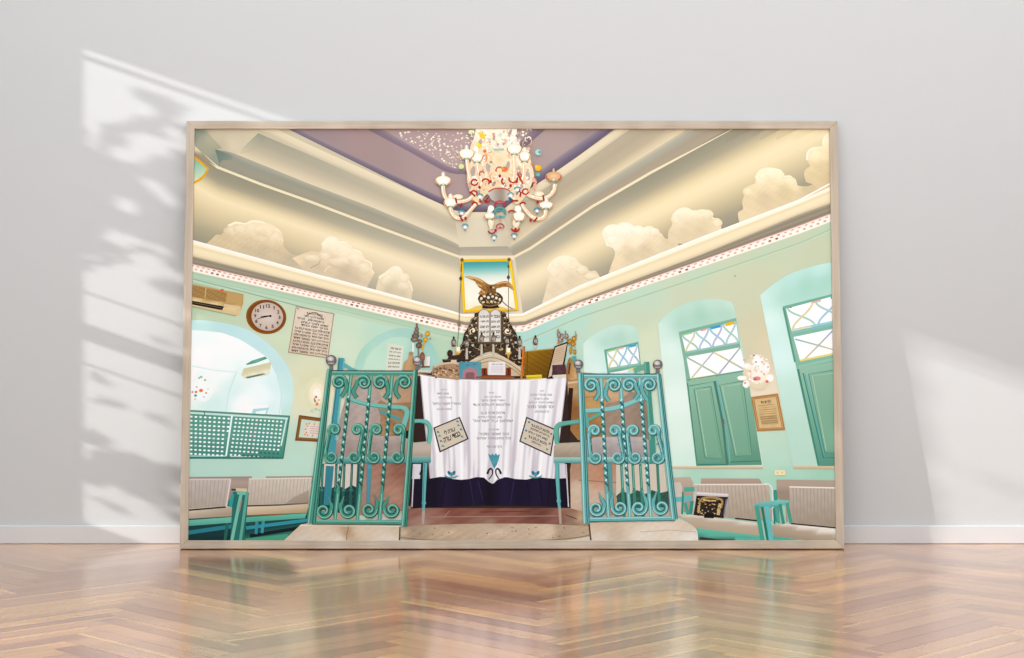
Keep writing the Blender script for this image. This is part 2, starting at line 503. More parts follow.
def glyphs(s):
    if s not in _fonts:
        cu = bpy.data.curves.new('t', 'FONT'); cu.body = s; cu.resolution_u = 2; cu.offset = 0.034
        o = bpy.data.objects.new('t', cu); col.objects.link(o)
        bpy.context.view_layer.update()
        me = o.evaluated_get(bpy.context.evaluated_depsgraph_get()).to_mesh()
        vs = [(v.co.x, v.co.y) for v in me.vertices]; fs = [tuple(p.vertices) for p in me.polygons]
        bpy.data.objects.remove(o); bpy.data.curves.remove(cu)
        if not vs: vs, fs = [(0, 0)], []
        x0, x1 = min(v[0] for v in vs), max(v[0] for v in vs); y0, y1 = min(v[1] for v in vs), max(v[1] for v in vs)
        _fonts[s] = ([((x - x0) / max(1e-6, x1 - x0), (y - y0) / max(1e-6, y1 - y0)) for x, y in vs], fs)
    return _fonts[s]
def heb(s): return s[::-1]
def text(s, quad, c, up=False):
    """writing stretched over quad = top left, top right, bottom right, bottom left"""
    if up: lay()
    vs, fs = glyphs(s); a, b, d, e = quad
    I = []
    for u, v in vs:
        v = 1 - v
        p = tuple((a[j] * (1 - u) + b[j] * u) * (1 - v) + (e[j] * (1 - u) + d[j] * u) * v for j in (0, 1))
        I.append(vert(p, c))
    for f in fs: face([I[k] for k in f])
def inq(quad, u, v):
    a, b, d, e = quad
    return tuple((a[j] * (1 - u) + b[j] * u) * (1 - v) + (e[j] * (1 - u) + d[j] * u) * v for j in (0, 1))
def sub(quad, u0, v0, u1, v1):
    return [inq(quad, u0, v0), inq(quad, u1, v0), inq(quad, u1, v1), inq(quad, u0, v1)]
def shade(c, k):
    c = hx(c); return tuple(q * k for q in c)
rnd = random.Random(3)
# ------------------------------------------------------------ paper
item('print', 'flat colour print of a turquoise prayer hall with a chandelier, wrought gates and green shutters')
poly([(184, 129), (840, 129), (841, 543), (183, 543)], 'd8d2c4', 40)
# ------------------------------------------------------------ ceiling
item('pictured_ceiling', 'lilac starred ceiling stepping down in cream and grey coves to a painted cloudy sky')
L1 = [(272, 127), (310, 145), (441, 204), (459, 212), (500, 212), (527, 190.5), (560, 168.7), (620, 127)]
poly([(272, 127), (620, 127)] + L1[::-1][1:-1], idw((300, 135, '9f8a8b'), (380, 160, 'a58d89'), (440, 185, 'ae9692'), (420, 140, 'aa9491'), (560, 150, 'b09a94'), (600, 133, 'a18d89'), (500, 200, 'a89290')), 8)
# starred field
poly([(380, 127), (417, 149.5), (453, 169.5), (470, 170), (514, 150), (540, 127)], lin((380, 130), (500, 170), (0, 'b09896'), (1, 'b9a19c')))
lay()
for i in range(420):
    x, y = rnd.uniform(384, 536), rnd.uniform(131, 168)
    if (y - 130) > (x - 386) * .55 or y > 168 or (x > 505 and (x - 505) + (y - 130) * 1.25 > 28): continue
    s = rnd.choice((.5, .6, .75, 1.0)); ell(x, y, s * 1.25, s, rnd.choice(('f6e6cc', 'fff4dc', 'e8d2bc', 'f3dfc4')), n=7, up=False)
band([(363, 127), (410, 152), (440, 169), (453, 174), (472, 174)], [(378, 127), (417, 149), (446, 165), (456, 169), (472, 170)], [(0, '84727e'), (.45, '87747f'), (1, '9b8890')], 16)
band([(548, 127), (524, 148), (515, 155)], [(533, 127), (520, 142), (510, 151)], [(0, '7d6b78'), (.6, '8b7883'), (1, '9c898f')], 8)
# dark beam round the lilac field
band(L1[:5], [(296, 127), (330, 144), (439, 196), (461, 205), (500, 205)], [(0, '635668'), (.35, '6f6274'), (.75, '84767f'), (1, 'a08e94')], 26)
band(L1[4:], [(500, 205), (522, 186), (548, 164), (600, 127)], [(0, '66596a'), (.4, '74677a'), (.8, '8d7f88'), (1, 'a4949a')], 20)
lay(); poly([(184, 125), (280, 125), (460, 214), (500, 214), (620, 125), (740, 125), (514, 258), (459, 258), (184, 140)], 'cdc0a4')
# left: cream lip, grey cove, cream step, grey cove, bright bead
A2 = [(255, 127), (262, 127.5), (310, 154), (419, 203.5), (455, 219), (500, 219)]
A1 = L1[:5]
band([(188, 127), (272, 127), (310, 145), (441, 204), (459, 212), (487, 212)], [(193, 128), (262, 131), (310, 155), (425, 206), (455, 222), (487, 223)], [(0, 'e8d9b8'), (.55, 'e2d3b3'), (1, 'c9bda2')], 30)
poly([(193, 127), (262, 127), (258, 134), (250, 145), (244, 149), (236, 154), (214, 149), (195, 146)],
     idw((196, 133, '8d927c'), (202, 145, 'a5a48c'), (216, 134, 'cdbfa3'), (232, 145, 'd9c9ac'), (240, 133, 'cfc2a5'), (255, 133, 'd4c6a6'), (222, 148, 'c2b699')), 4)
band([(258, 133), (310, 155), (425, 206), (455, 221), (487, 222)], [(236, 154), (310, 184), (369, 206), (450, 240), (462, 246), (487, 247)],
     [(0, lambda t: mix('9f9c86', 'c9bca0', min(1, t * 1.5))), (.3, lambda t: mix('aca48f', 'c6baa0', t)), (.6, lambda t: mix('bfb298', 'd2c4a8', t)), (.82, lambda t: mix('d2c3a4', 'e0d2b4', t)), (1, lambda t: mix('dfcfae', 'e2d5b8', t))], 30)
poly([(258, 133), (265, 137), (262, 144), (250, 152), (238, 154), (246, 148)], lin((258, 134), (243, 153), (0, '9d9d88'), (1, 'cfc0a2')), 3)
band([(230, 152), (236, 154), (310, 184), (369, 206), (450, 240), (462, 247)], [(214, 149), (217, 167), (310, 201), (355, 220), (450, 253), (460, 257)],
     [(0, lambda t: mix('b0a994', 'b8ae98', t)), (.3, lambda t: mix('929483', 'a59f8b', t)), (.7, lambda t: mix('9b947f', 'b0a690', t)), (1, lambda t: mix('8d8f7c', 'a8a08c', t))], 28)
poly([(215, 149), (226, 153), (232.5, 156), (232, 160), (222, 160), (218.5, 165)], lin((215, 150), (232, 160), (0, '5f786b'), (1, '86907e')), 3)
poly([(194, 127), (202, 127), (222, 148), (215, 149.5), (219, 163), (216, 166), (195, 146)], idw((196, 131, '87907b'), (205, 148, 'a3a38a'), (215, 160, '93967f'), (210, 140, 'b3ab92')), 4)
# right side
band(L1[4:], [(503, 217), (529, 198), (560, 179), (633, 127)], [(0, 'ead9b6'), (.6, 'e6d6b4'), (1, 'd2c5a6')], 20)
band([(503, 217), (529, 198), (560, 179), (633, 127)], [(508, 247), (520, 240), (566, 205), (690, 127)],
     [(0, lambda u: mix('cfc3a8', 'b9ac93', min(1, u * 3))), (.35, lambda u: mix('cdc1a6', 'b5a78d', min(1, u * 3))), (.65, lambda u: mix('d3c7ab', 'beae92', min(1, u * 3))), (.85, 'd6c5a3'), (1, 'e2d1ad')], 26)
band([(508, 247), (520, 240), (566, 205), (690, 127)], [(514, 257), (530, 250), (593, 206), (600, 203), (731, 127)],
     [(0, 'cdbfa2'), (.2, 'adab98'), (.55, 'a99c86'), (1, 'b0a088')], 26)
# the flat corner in the middle
poly([(462, 246), (508, 246), (514, 257), (459, 257)], lin((487, 246), (487, 257), (0, 'aba391'), (.7, 'b3a995'), (1, 'c3b9a1')), 5)
poly([(455, 219), (503, 217), (512, 246), (459, 247)], idw((458, 222, 'd2c6aa'), (480, 222, 'dfd3b8'), (490, 235, 'dacfb4'), (461, 243, 'ddd0b2'), (502, 221, 'd6cab0'), (509, 243, 'cfc3a8'), (485, 244, 'ded2b6')), 5)
# painted sky on the great cove: left, then right
BL = [(188, 146), (217, 167.5), (310, 202), (450, 254), (460, 258)]; BLb = [(188, 240), (222, 249), (337, 281), (450, 312), (464, 315)]
BR = [(514, 257), (530, 249), (593, 206), (650, 173), (731, 127), (842, 64)]; BRb = [(522, 314), (540, 307), (600, 279), (680, 247), (790, 204), (842, 182)]
skyA = [(0, '948f79'), (.12, '9d967f'), (.18, 'a99f86'), (.24, 'c8b894'), (.31, 'e6d3a8'), (.39, 'f5e2b8'), (.47, 'ecd9af'), (.58, 'dfcca2'), (.7, 'cdbc96'), (.82, 'b3a789'), (1, '989380')]
skyB = [(0, '948f79'), (.13, 'a09982'), (.21, 'aea48a'), (.28, 'ccbb96'), (.36, 'e9d6aa'), (.45, 'f6e3b8'), (.54, 'f0ddb2'), (.64, 'dfcda3'), (.75, 'c6b792'), (.86, 'aaa087'), (1, '96917e')]
lift = lambda c, k: (lambda t: mix(c, 'efe3ca', k(t)))
band(BL, BLb, [(t, lift(c, lambda u: max(0, u - .25) * .6)) for t, c in skyA], 40)
band(BR, BRb, [(t, lift(c, lambda u: max(0, .4 - u) * .9)) for t, c in skyB], 40)
poly([(459, 257), (515, 257), (523, 315), (463, 315)], lin((487, 257), (487, 315), (0, 'd3c9b1'), (.3, 'e4d8bb'), (1, 'eadcc0')), 5)
lay(); line([(188, 145), (204, 156), (217, 167), (262, 184.5), (310, 201.5), (355, 218.5), (450, 253.4), (460, 256.8), (514, 256.8), (530, 248.5), (593, 206), (650, 173), (733, 127)], 2.6, 'eedfba')
poly([(188, 141), (196, 147), (217, 167), (195, 153), (188, 148)], lin((195, 146), (195, 154), (0, 'f0dfb6'), (.6, 'e0cda5'), (1, '9c9278')), 3)
line([(190, 150), (204, 161), (217, 169)], 1.6, '97876b', .8)
line([(460, 258.6), (514, 258.6)], 2.0, 'f3e6c8')
# painted oval at the far left
poly([(193, 155.5), (208, 168.5), (205, 176), (193, 183)], lin((193, 158), (196, 182), (0, '78b79c'), (.5, 'a3cbab'), (1, 'dfe0b0')), 4)
lay(); line([(193, 156), (201, 162.5), (208, 168.6), (204, 175.5), (199, 180), (193, 183)], 2.4, 'e2a410')
# ------------------------------------------------------------ painted clouds
WLC = [(188, 239.5), (320, 275.8), (337, 280), (450, 311), (463, 315), (522, 314.5), (580, 286), (700, 238.2), (799, 200.3), (842, 181)]
def base_y(x):
    for (a, b), (c, d) in zip(WLC, WLC[1:]):
        if x <= c: return b + (d - b) * (x - a) / (c - a)
    return WLC[-1][1]
cloud_ink = [None]
def cloud(outline, f, rim, rimw=1.6):
    cloud_ink[0] = f
    item('pictured_cloud', 'cream painted cloud on the cove')
    P = [(x, y if y < base_y(x) - 7 else base_y(x) + 2) for x, y in outline]
    P = smooth(P, 4); poly(P, f, 3)
    lay(); line(smooth(rim, 4), rimw * 1.5, 'fff1d6', .8); lay()
    for (x0, y0), (x1, y1) in zip(rim[1:-1], rim[2:]):    # the billows just inside the edge
        mx, my = (x0 + x1) / 2, (y0 + y1) / 2; cx, cy = sum(p[0] for p in rim) / len(rim), sum(p[1] for p in rim) / len(rim) + 8
        q = (mx + (cx - mx) * .38, my + (cy - my) * .38); line(smooth([(x0 + (cx - x0) * .22, y0 + (cy - y0) * .22), q, (x1 + (cx - x1) * .22, y1 + (cy - y1) * .22)], 4), .9, f(*q), .5, c2=shade(f(*q), .93))
def puffs(spots, a='faeac8', b='e6d3ad'):
    for x, y, rx, ry in spots:
        lay(); ell(x, y, rx * 1.1, ry * 1.1, mix(cloud_ink[0](x, y), a, .75), cloud_ink[0], n=20, off=(-rx * .1, -ry * .45))
        line(smooth([(x - rx * .95, y + ry * .1), (x - rx * .5, y + ry * .8), (x + rx * .2, y + ry), (x + rx * .9, y + ry * .3)]), .8, shade(cloud_ink[0](x, y), .94), .4)
cloud([(196, 240), (203, 237.5), (213, 237.5), (216, 234.5), (222, 234), (228, 226), (236, 222.5), (245, 224), (252, 221), (262, 222), (273, 226.5), (281, 233), (283, 241), (284, 247), (292, 254), (300, 256), (310, 264), (330, 279), (318, 276.5), (260, 260), (192, 242)],
      noisy(idw((205, 240, 'd9c49c'), (225, 240, 'd8c29b'), (240, 230, 'f0ddb5'), (255, 226, 'f8e6c2'), (270, 231, 'f6e3bd'), (279, 240, 'f0dbb2'), (240, 241, 'dcc6a0'), (262, 240, 'e6d0a9'), (278, 250, 'd3bf9b'), (262, 250, 'cbb999'), (245, 250, 'cfbc99'), (290, 262, 'c8b899'), (310, 270, 'd3c2a2'), p=1.8, e=20), .012, 2, .5, .8),
      [(228, 226), (236, 222.5), (245, 224), (252, 221), (262, 222), (273, 226.5), (281, 233), (283, 241)])
puffs([(262, 236, 13, 6), (232, 231, 8, 5), (275, 238, 7.5, 7), (252, 230, 10, 6.5), (240, 228.5, 7, 4.5), (266, 230, 9, 6.5)], 'f9e9c8', 'e9d6b0')
cloud([(292, 258), (302, 254), (312, 251), (320, 252), (323, 243), (328, 238), (335, 238.5), (338, 242), (345, 242.5), (352, 249), (360, 252), (364, 259), (371, 263), (371.5, 269), (374, 273), (372, 278), (366, 283), (372, 287), (378, 290), (372, 291), (337, 281), (310, 272)],
      noisy(idw((300, 258, 'ecd6b0'), (315, 256, 'e6d0ab'), (330, 243, 'fff2d6'), (345, 250, 'fdeccb'), (358, 258, 'fbe9c8'), (368, 268, 'f0ddb9'), (325, 258, 'ecd8b4'), (335, 265, 'dcc8a6'), (345, 272, 'cdbb9c'), (355, 276, 'd3c1a1'), (362, 270, 'e6d2ae'), (318, 268, 'd4c2a2'), (308, 265, 'd9c6a5'), (370, 286, 'd9c8a8'), p=1.8, e=14), .012, 5, .6, .8),
      [(322, 245), (328, 238), (335, 238.5), (338, 242), (345, 242.5), (352, 249), (360, 252), (364, 259), (371, 263), (371.5, 269), (374, 273)])
lay(); line(smooth([(310, 268), (318, 264), (322, 259), (334, 258), (348, 262)]), 1.2, 'bba88a', .5); line(smooth([(324, 272), (330, 266), (345, 262)]), 1.0, 'f3e0bb', .5)
puffs([(312, 258, 9, 4), (340, 262, 12, 5), (364, 268, 7, 5.5), (356, 259, 8, 5.5), (345, 250, 8, 6), (332, 246, 7, 5.5), (325, 256, 6, 4)], 'fdf0d2', 'ead8b4')
cloud([(375, 287), (378, 280), (380, 275), (387, 272), (392, 268), (397, 266.8), (401, 270), (403, 276), (408, 280), (411, 285), (412.5, 291), (411, 296), (413, 298), (405, 299), (390, 294.5)],
      idw((380, 283, 'ead7b4'), (390, 274, 'fbebcb'), (397, 270, 'fff2d7'), (402, 279, 'f5e3c2'), (408, 288, 'ecdab7'), (395, 284, 'e0cfae'), (390, 290, 'cfc0a2'), (403, 293, 'd3c4a6'), (411, 296, 'e0d0b0'), p=1.8, e=14),
      [(379, 278), (387, 272), (392, 268), (397, 266.8), (401, 270), (403, 276), (408, 280), (411, 285), (412.5, 291)])
puffs([(386, 281, 6, 5), (403, 286, 7, 5), (404, 278, 5, 4.5), (395, 273, 6, 5)], 'fbeed0', 'ebdab8')
cloud([(541, 301), (547, 285), (549, 276), (548, 270), (552, 262), (560, 257), (567, 256.5), (575, 259), (579, 263), (585, 267), (590, 271), (596, 271), (601, 275), (598, 278), (575, 287), (556, 296)],
      noisy(idw((555, 264, 'fbeccd'), (566, 259, 'fff1d4'), (575, 263, 'f4e2bf'), (560, 275, 'f3e1c0'), (550, 282, 'efddbc'), (585, 273, 'e6d3ae'), (597, 274, 'ecd9b3'), (570, 280, 'e2d0ad'), (555, 288, 'e4d3b3'), p=1.8, e=14), .01, 7, .7, .7),
      [(548, 270), (552, 262), (560, 257), (567, 256.5), (575, 259), (579, 263)])
puffs([(590, 276, 7, 3.6), (582, 270, 6, 4.5), (554, 272, 5.5, 5), (573, 264.5, 6, 5), (557, 263, 5.5, 4.5), (566, 262.5, 7, 5.6)], 'fff2d6', 'efddba')
cloud([(606, 275), (607, 270), (612, 263), (615, 254), (613, 248.5), (608, 246), (607, 241), (610, 239), (604, 235.5), (603.5, 232), (607, 227), (613, 225), (617, 225.5), (622, 223), (629, 223.5), (634, 227), (640, 226), (643, 229), (647, 226.5), (652, 227), (656, 231.5), (661, 233), (665, 238), (672, 240), (680, 243.5), (660, 252), (640, 261)],
      noisy(idw((610, 232, 'fff6dd'), (625, 227, 'fff7df'), (640, 230, 'fff4da'), (652, 230, 'fbeccc'), (618, 244, 'fdf0d2'), (635, 240, 'fbebc9'), (655, 238, 'eedbb5'), (668, 242, 'e2cfaa'), (616, 258, 'f0dcb6'), (610, 270, 'ecd6ad'), (630, 255, 'dccaa8'), (645, 250, 'dcc9a4'), (625, 250, 'ead6b0'), p=1.8, e=12), .01, 3, .6, .8),
      [(608, 246), (604, 235.5), (603.5, 232), (607, 227), (613, 225), (617, 225.5), (622, 223), (629, 223.5), (634, 227), (640, 226), (643, 229), (647, 226.5), (652, 227), (656, 231.5)])
puffs([(612, 240, 5, 4), (653, 232, 6, 4), (647, 231, 5, 4), (638, 231, 6.5, 5), (628, 229, 6, 5), (619, 231, 6.5, 5.5), (610, 231, 6, 5)], 'fff8e4', 'f6e6c6')
cloud([(668, 243), (668, 235), (669, 230), (672, 225), (672, 219), (675, 213), (681, 209), (687, 208.5), (692, 211), (696, 211), (703, 210), (710, 212), (713, 218), (719, 219), (722, 224), (721, 228), (730, 225), (710, 233), (690, 241)],
      noisy(idw((680, 213, 'fff3d6'), (690, 213, 'fdeecd'), (703, 213, 'faeac6'), (675, 222, 'f3e0ba'), (690, 224, 'e8d5af'), (672, 233, 'e6d2ac'), (705, 222, 'e6d3ab'), (718, 222, 'f0ddb3'), (685, 234, 'e0cda8'), (700, 230, 'decba6'), p=1.8, e=14), .01, 9, .6, .8),
      [(672, 219), (675, 213), (681, 209), (687, 208.5), (692, 211), (696, 211), (703, 210), (710, 212), (713, 218), (719, 219), (722, 224)])
puffs([(717, 223, 5, 4), (676, 219, 4.5, 4.5), (707, 214.5, 6, 4.5), (696, 215, 6, 4.6), (684, 214.5, 7.5, 5.6)], 'fff1d2', 'ecdab4')
cloud([(740, 219), (738, 213), (743, 209), (742, 202), (744, 195), (743, 190), (748, 186), (755, 183), (756, 176), (760, 171), (767, 168.5), (775, 169), (781, 171), (784, 176), (790, 176), (795, 180), (797, 185), (808, 186), (824, 180), (828, 186), (790, 200), (765, 210)],
      noisy(idw((762, 175, 'fff1cd'), (770, 171, 'fff4d3'), (780, 174, 'fcecc6'), (793, 181, 'f8e4b8'), (750, 188, 'f0dcb2'), (770, 185, 'efdab0'), (745, 200, 'e8d3a9'), (765, 198, 'dcc7a0'), (785, 192, 'dcc79d'), (810, 188, 'd6c198'), (745, 212, 'ead5ab'), p=1.8, e=14), .01, 4, .6, .8),
      [(756, 178), (760, 171), (767, 168.5), (775, 169), (781, 171), (784, 176), (790, 176), (795, 180), (797, 185)])
puffs([(748, 192, 5, 4.5), (790, 181.6, 6, 4.4), (778, 175.5, 6, 4.6), (766, 175.5, 7.6, 6)], 'fff1cc', 'ecd8ac')
cloud([(806, 182), (804, 174), (806, 169), (810, 166), (807, 160), (808, 152), (813, 148), (822, 146), (823, 140), (826, 135), (831, 132), (840, 130), (840, 185), (824, 186), (812, 184)],
      noisy(idw((815, 153, 'fdecc4'), (827, 140, 'fff0ca'), (824, 152, 'f5e1b6'), (810, 168, 'e8d2a4'), (822, 168, 'dfc99d'), (828, 178, 'd9c397'), (812, 178, 'e0ca9e'), p=1.8, e=12), .01, 8, .6, .8),
      [(807, 160), (808, 152), (813, 148), (821, 147)])
lay(); line(smooth([(823, 144), (824, 138), (828, 133.5), (834, 131)]), 1.4, 'fff3d2', .6)
# ------------------------------------------------------------ cornice
item('pictured_cornice', 'cream cornice edged with a red and white patterned fringe')
WL = [(188, 239.5), (193.7, 241), (320, 275.8), (337, 280), (450, 311), (463, 315), (522, 314.5), (580, 286), (700, 238.2), (799, 200.3), (842, 181)]
CL = [(188, 255), (193, 256.3), (320, 287.6), (340, 293), (450, 318), (465, 322), (523, 322), (580, 300), (700, 255), (800, 214), (842, 199)]
FT = [(188, 262.5), (193, 264), (310, 291), (336, 297), (450, 321.5), (466, 325), (523, 325.5), (580, 302), (700, 260.5), (800, 225), (842, 209)]
FB = [(188, 270.5), (193, 271.8), (310, 298), (336, 303.5), (450, 331), (468, 334), (524, 332.5), (580, 308), (700, 268), (800, 234), (842, 218)]
for a, b, st in ((0, 6, 0), (5, 11, 1)):
    band(WL[a:b], CL[a:b], [(0, 'ead9b2'), (.1, 'fff6e2'), (.22, 'fff0cf'), (.3, 'edd9ae'), (.55, 'f7e6c0'), (.8, 'f1dfb8'), (1, 'd9c6a0')], 40)
    band(CL[a:b], FT[a:b], [(0, 'b5a88c'), (.3, '8d8573'), (.6, 'a0937e'), (.85, '83806f'), (1, 'b98a78')], 40)
    band(FT[a:b], FB[a:b], [(0, 'd39a80'), (.14, 'fbe9dc'), (.5, 'fff6ee'), (.85, 'fff6ea'), (1, 'f0e6cf')], 40)
lay(); line(WL, 1.7, 'fffaf0')
lay()
tot = 64
for s, pl, pb, n in ((0, FT[:6], FB[:6], 52), (1, FT[5:], FB[5:], 54)):
    for i in range(n):
        t = (i + .5) / n; a, b = at_t(pl, t), at_t(pb, t)
        p = (a[0] + (b[0] - a[0]) * .62, a[1] + (b[1] - a[1]) * .62); q = (a[0] + (b[0] - a[0]) * .28, a[1] + (b[1] - a[1]) * .28)
        dk = (i % 13) in (4, 5) and rnd.random() < .8
        sl = .22 if s == 0 else -.36
        cc = 'a8602a' if dk else rnd.choice(('eeb78c', 'f0c09a', 'e6a97e', 'eebb96'))
        line([(p[0] - 1.3, p[1] - 1.3 * sl), (p[0] + 1.3, p[1] + 1.3 * sl)], 1.8, cc)
        line([(q[0] + .6, q[1] - .3), (q[0] + 3.2, q[1] - .3 + 2.8 * sl)], 1.0, 'cfa084' if not dk else '8b5a30')
# ------------------------------------------------------------ walls
item('pictured_wall', 'pale mint wall with a moulded line under the cornice')
poly([(184, 271), (310, 297.8), (450, 331), (468, 334), (470, 390), (470, 480), (300, 545), (180, 545)],
     idw((195, 276, 'a9c6a2'), (250, 290, 'bcd3ae'), (300, 300, 'bcd6b4'), (230, 297, 'c0d2ab'), (285, 310, 'c8d6b0'), (288, 340, 'cbdab6'), (345, 320, 'c6dfbf'), (380, 330, 'b9dcc2'), (340, 345, 'cfe2c2'), (310, 375, 'dcdcb4'), (322, 395, 'f3e8c4'), (310, 405, 'e6e2c0'), (318, 425, 'cfe2c6'), (300, 440, 'b8dcc4'), (420, 330, 'a5cfb4'), (450, 345, 'b4d3b2'), (458, 360, 'b7d2ae'), (295, 465, 'b9dfca'), (240, 468, 'b4dcc8'), (195, 470, 'b3dcca'), p=1.7, e=40), 6)
poly([(468, 333), (524, 332), (580, 307.5), (700, 267.6), (800, 233.5), (842, 217.5), (842, 545), (670, 545), (560, 480), (470, 400)],
     idw((830, 226, 'bbd2ac'), (760, 250, 'c1d2ae'), (700, 272, 'bed6b5'), (640, 296, 'bcd9bd'), (580, 316, 'b3dcc6'), (540, 335, 'a9dacb'), (480, 345, 'a5d3c2'), (820, 248, 'c6ceaa'), (760, 275, 'cbd1ab'), (715, 285, 'ccd2ad'), (690, 297, 'c9d3b0'), (640, 318, 'c6d5b4'), (600, 322, 'c3d9bb'), (650, 340, 'd3ddb9'), (648, 365, 'd6e0be'), (745, 300, 'ccd0ac'), (752, 330, 'd5d0ae'), (745, 350, 'd8d0b0'), (770, 345, 'dfd3b2'), (760, 385, 'efe0c4'), (762, 440, 'bfe0c6'), (778, 460, 'b7dfc6'), (665, 430, 'cde6cf'), (672, 460, 'bfe0c8'), (700, 475, 'a9d8bd'), (780, 478, 'a4d8bb'), (830, 475, 'a0d5b8'), (560, 350, 'b5d9c3'), p=1.7, e=40), 6)
def par(P, d): return [(x, y + d) for x, y in P]
band(FB[:6], par(FB[:6], 5), [(0, 'b4c9a4'), (.3, 'a8c9a8'), (1, 'b4d3b2')], 24); band(par(FB[:6], 5), par(FB[:6], 10), [(0, '9dbf9e'), (.3, 'b9d4b2'), (1, 'bcd6b4')], 24)
lay(); line([(193, 279), (225, 287), (310, 309), (335, 315)], 1.2, '8cb194')
lay(); line(par(FB[6:], 9), 1.2, 'a4c6a4'); line(par(FB[6:], 10.5), .8, 'c7d8b6')
lay(); ell(735, 276, 1.2, .9, '9fae8a')
# ------------------------------------------------------------ the left arch and the room behind it
item('pictured_archway', 'white arched opening into a bright side room')
arch = smooth([(184, 320), (192, 320), (205, 320.3), (221, 322.4), (236, 325.6), (248, 330), (259, 336.5), (267.5, 343), (275, 349.5), (281, 356.6), (286, 363.5), (290, 371.5), (293, 380.5), (294, 392), (293, 401), (289, 417)], 4)
poly(arch + [(283, 458), (184, 458)], idw((195, 323, 'c4ece6'), (225, 328, 'b9e4e2'), (255, 340, 'bfe6e6'), (280, 365, 'c2e6e4'), (290, 385, 'c8ebe4'), (289, 410, 'c3eadc'), (280, 400, 'd3f1ee'), (240, 400, 'e6faf6'), (200, 360, 'fbffff'), p=1.6, e=30), 4)
inner = smooth([(184, 330), (192, 330), (206, 331), (221, 332.6), (230, 335.5), (239, 339), (253, 347.5), (267.5, 358)], 4)
poly(inner + [(276, 374), (281, 395), (282, 458), (184, 458)], idw((195, 335, 'f2fdfb'), (230, 345, 'fbffff'), (255, 352, 'f6ffff'), (200, 358, 'ffffff'), (225, 370, 'f7fffd'), (240, 375, 'e6f8f2'), (275, 385, 'dbf5f2'), (262, 395, 'f2fefc'), (232, 388, 'dcf6f0'), (205, 385, 'fffdf4'), (215, 405, 'd6f3ec'), (245, 405, 'fbffff'), (275, 410, 'dff6f2'), p=1.8, e=20), 4)
lay(); line([(192, 366), (215, 370.5), (238, 372)], 1.2, 'd9f3ec'); line([(236, 373), (229, 392), (226, 411)], 1.6, 'cdeee6', 1.0); line([(282, 372), (281, 400), (279, 416)], 1.0, 'c9ebe8')
item('pictured_doorway', 'pale blue doorway seen in the side room')
poly([(240, 407), (268, 404.5), (267, 416), (240, 413)], 'ffffff', up=True); poly([(253, 409), (269, 407.5), (266, 416.5), (251, 416)], 'a9dce2'); poly([(256, 411.5), (266.5, 410), (264.5, 416.5), (255, 416)], 'f2ffff')
item('pictured_air_conditioner', 'cream wall air conditioner high in the side room')
poly([(246, 364), (252, 360.5), (265, 356.5), (267.5, 358.5), (256, 363), (247, 365)], lin((246, 364), (267, 357), (0, '3f8f78'), (.5, '67b096'), (1, '4f9a80')), 3)
poly([(243.5, 368.5), (271, 362), (270, 373.5), (267, 375.5), (244, 378.5), (241.3, 375)], lin((255, 365), (258, 378), (0, 'd2cda2'), (.5, 'dad6ae'), (.62, 'efedd2'), (1, 'e6e6cc')), 3)
poly([(245, 377), (263, 373.2), (266, 374.2), (247, 378.6)], '8b9170'); lay(); line([(248, 377.8), (262, 374.6)], .9, '4f5f48')
item('pictured_chandelier', 'small bright glass chandelier in the side room')
ell(203, 386, 11, 16, 'fffffc', 'f4fcf9', 20)
lay()
for x, y, r, c in ((201, 390.5, 2.1, 'f0782a'), (196, 392, 1.4, 'd85a5a'), (192.5, 392, 1.2, 'e89070'), (195.5, 395.5, 1.6, '4aa89c'), (201, 377, 1.5, '8cc8a8'), (205, 380, 1.3, '98d468'), (199, 378, 1, '60b0a8'), (206, 393, 1.2, 'e0a080'), (196.5, 387, 1.1, 'f2a878'), (204, 397, 1, 'b8dce0'), (195, 399, 1, 'f2c0a8'), (208, 389, .9, 'f6dca8')):
    ell(x, y, r, r * .85, c, n=8, up=False)
item('pictured_lattice_screen', 'green lattice screen pierced with rows of white holes')
sq = [(188, 410.3), (290, 416.6), (283.5, 458.5), (187, 458.5)]
poly(sq, lin((190, 410), (190, 458), (0, '4f9c84'), (.5, '549f8a'), (1, '3a8c78')), 6)
lay(); line([(188, 412.6), (288, 418.6)], 2.0, 'c5e6da'); line([(188, 410.6), (290, 416.4)], 1.6, '4d9079'); line([(232, 415.5), (226, 456)], 1.8, 'eafbf6')
line([(286.5, 419), (281, 446)], 1.5, 'cfeee6'); line([(289.3, 417), (283, 458)], 1.4, '2f7f6a'); line([(188, 458), (283, 458.2)], 1.6, '2f7a68'); line([(190, 456), (226, 456)], 1.2, '9adcd8'); line([(230, 456.5), (262, 456.5)], 1.0, 'b4d8d0'); line([(204.5, 411), (204.5, 416)], .8, '2b6b58')
lay()
for r in range(10):
    for c in range(9):
        x, y = 191.2 + c * 4.68 - r * .28 * (c / 8), 416.6 + r * 4.12 + c * .26
        if x > 229.5 - r * .55: continue
        ell(x, y, 1.45, 1.0, 'f7fffd' if rnd.random() < .9 else 'c0e6e4', n=8, up=False)
    for c in range(12):
        x, y = 236.2 + c * 4.1 - r * (.58 - .012 * c), 418.8 + r * 4.0 + c * .27
        if x > 284.5 - r * .62: continue
        dim = r > 7 and c > 2 + (9 - r) * 4
        ell(x, y, 1.3, 1.0, '2f6a58' if dim else ('fff0f4' if c in (4, 5) else 'eefcf8'), n=8, up=False)
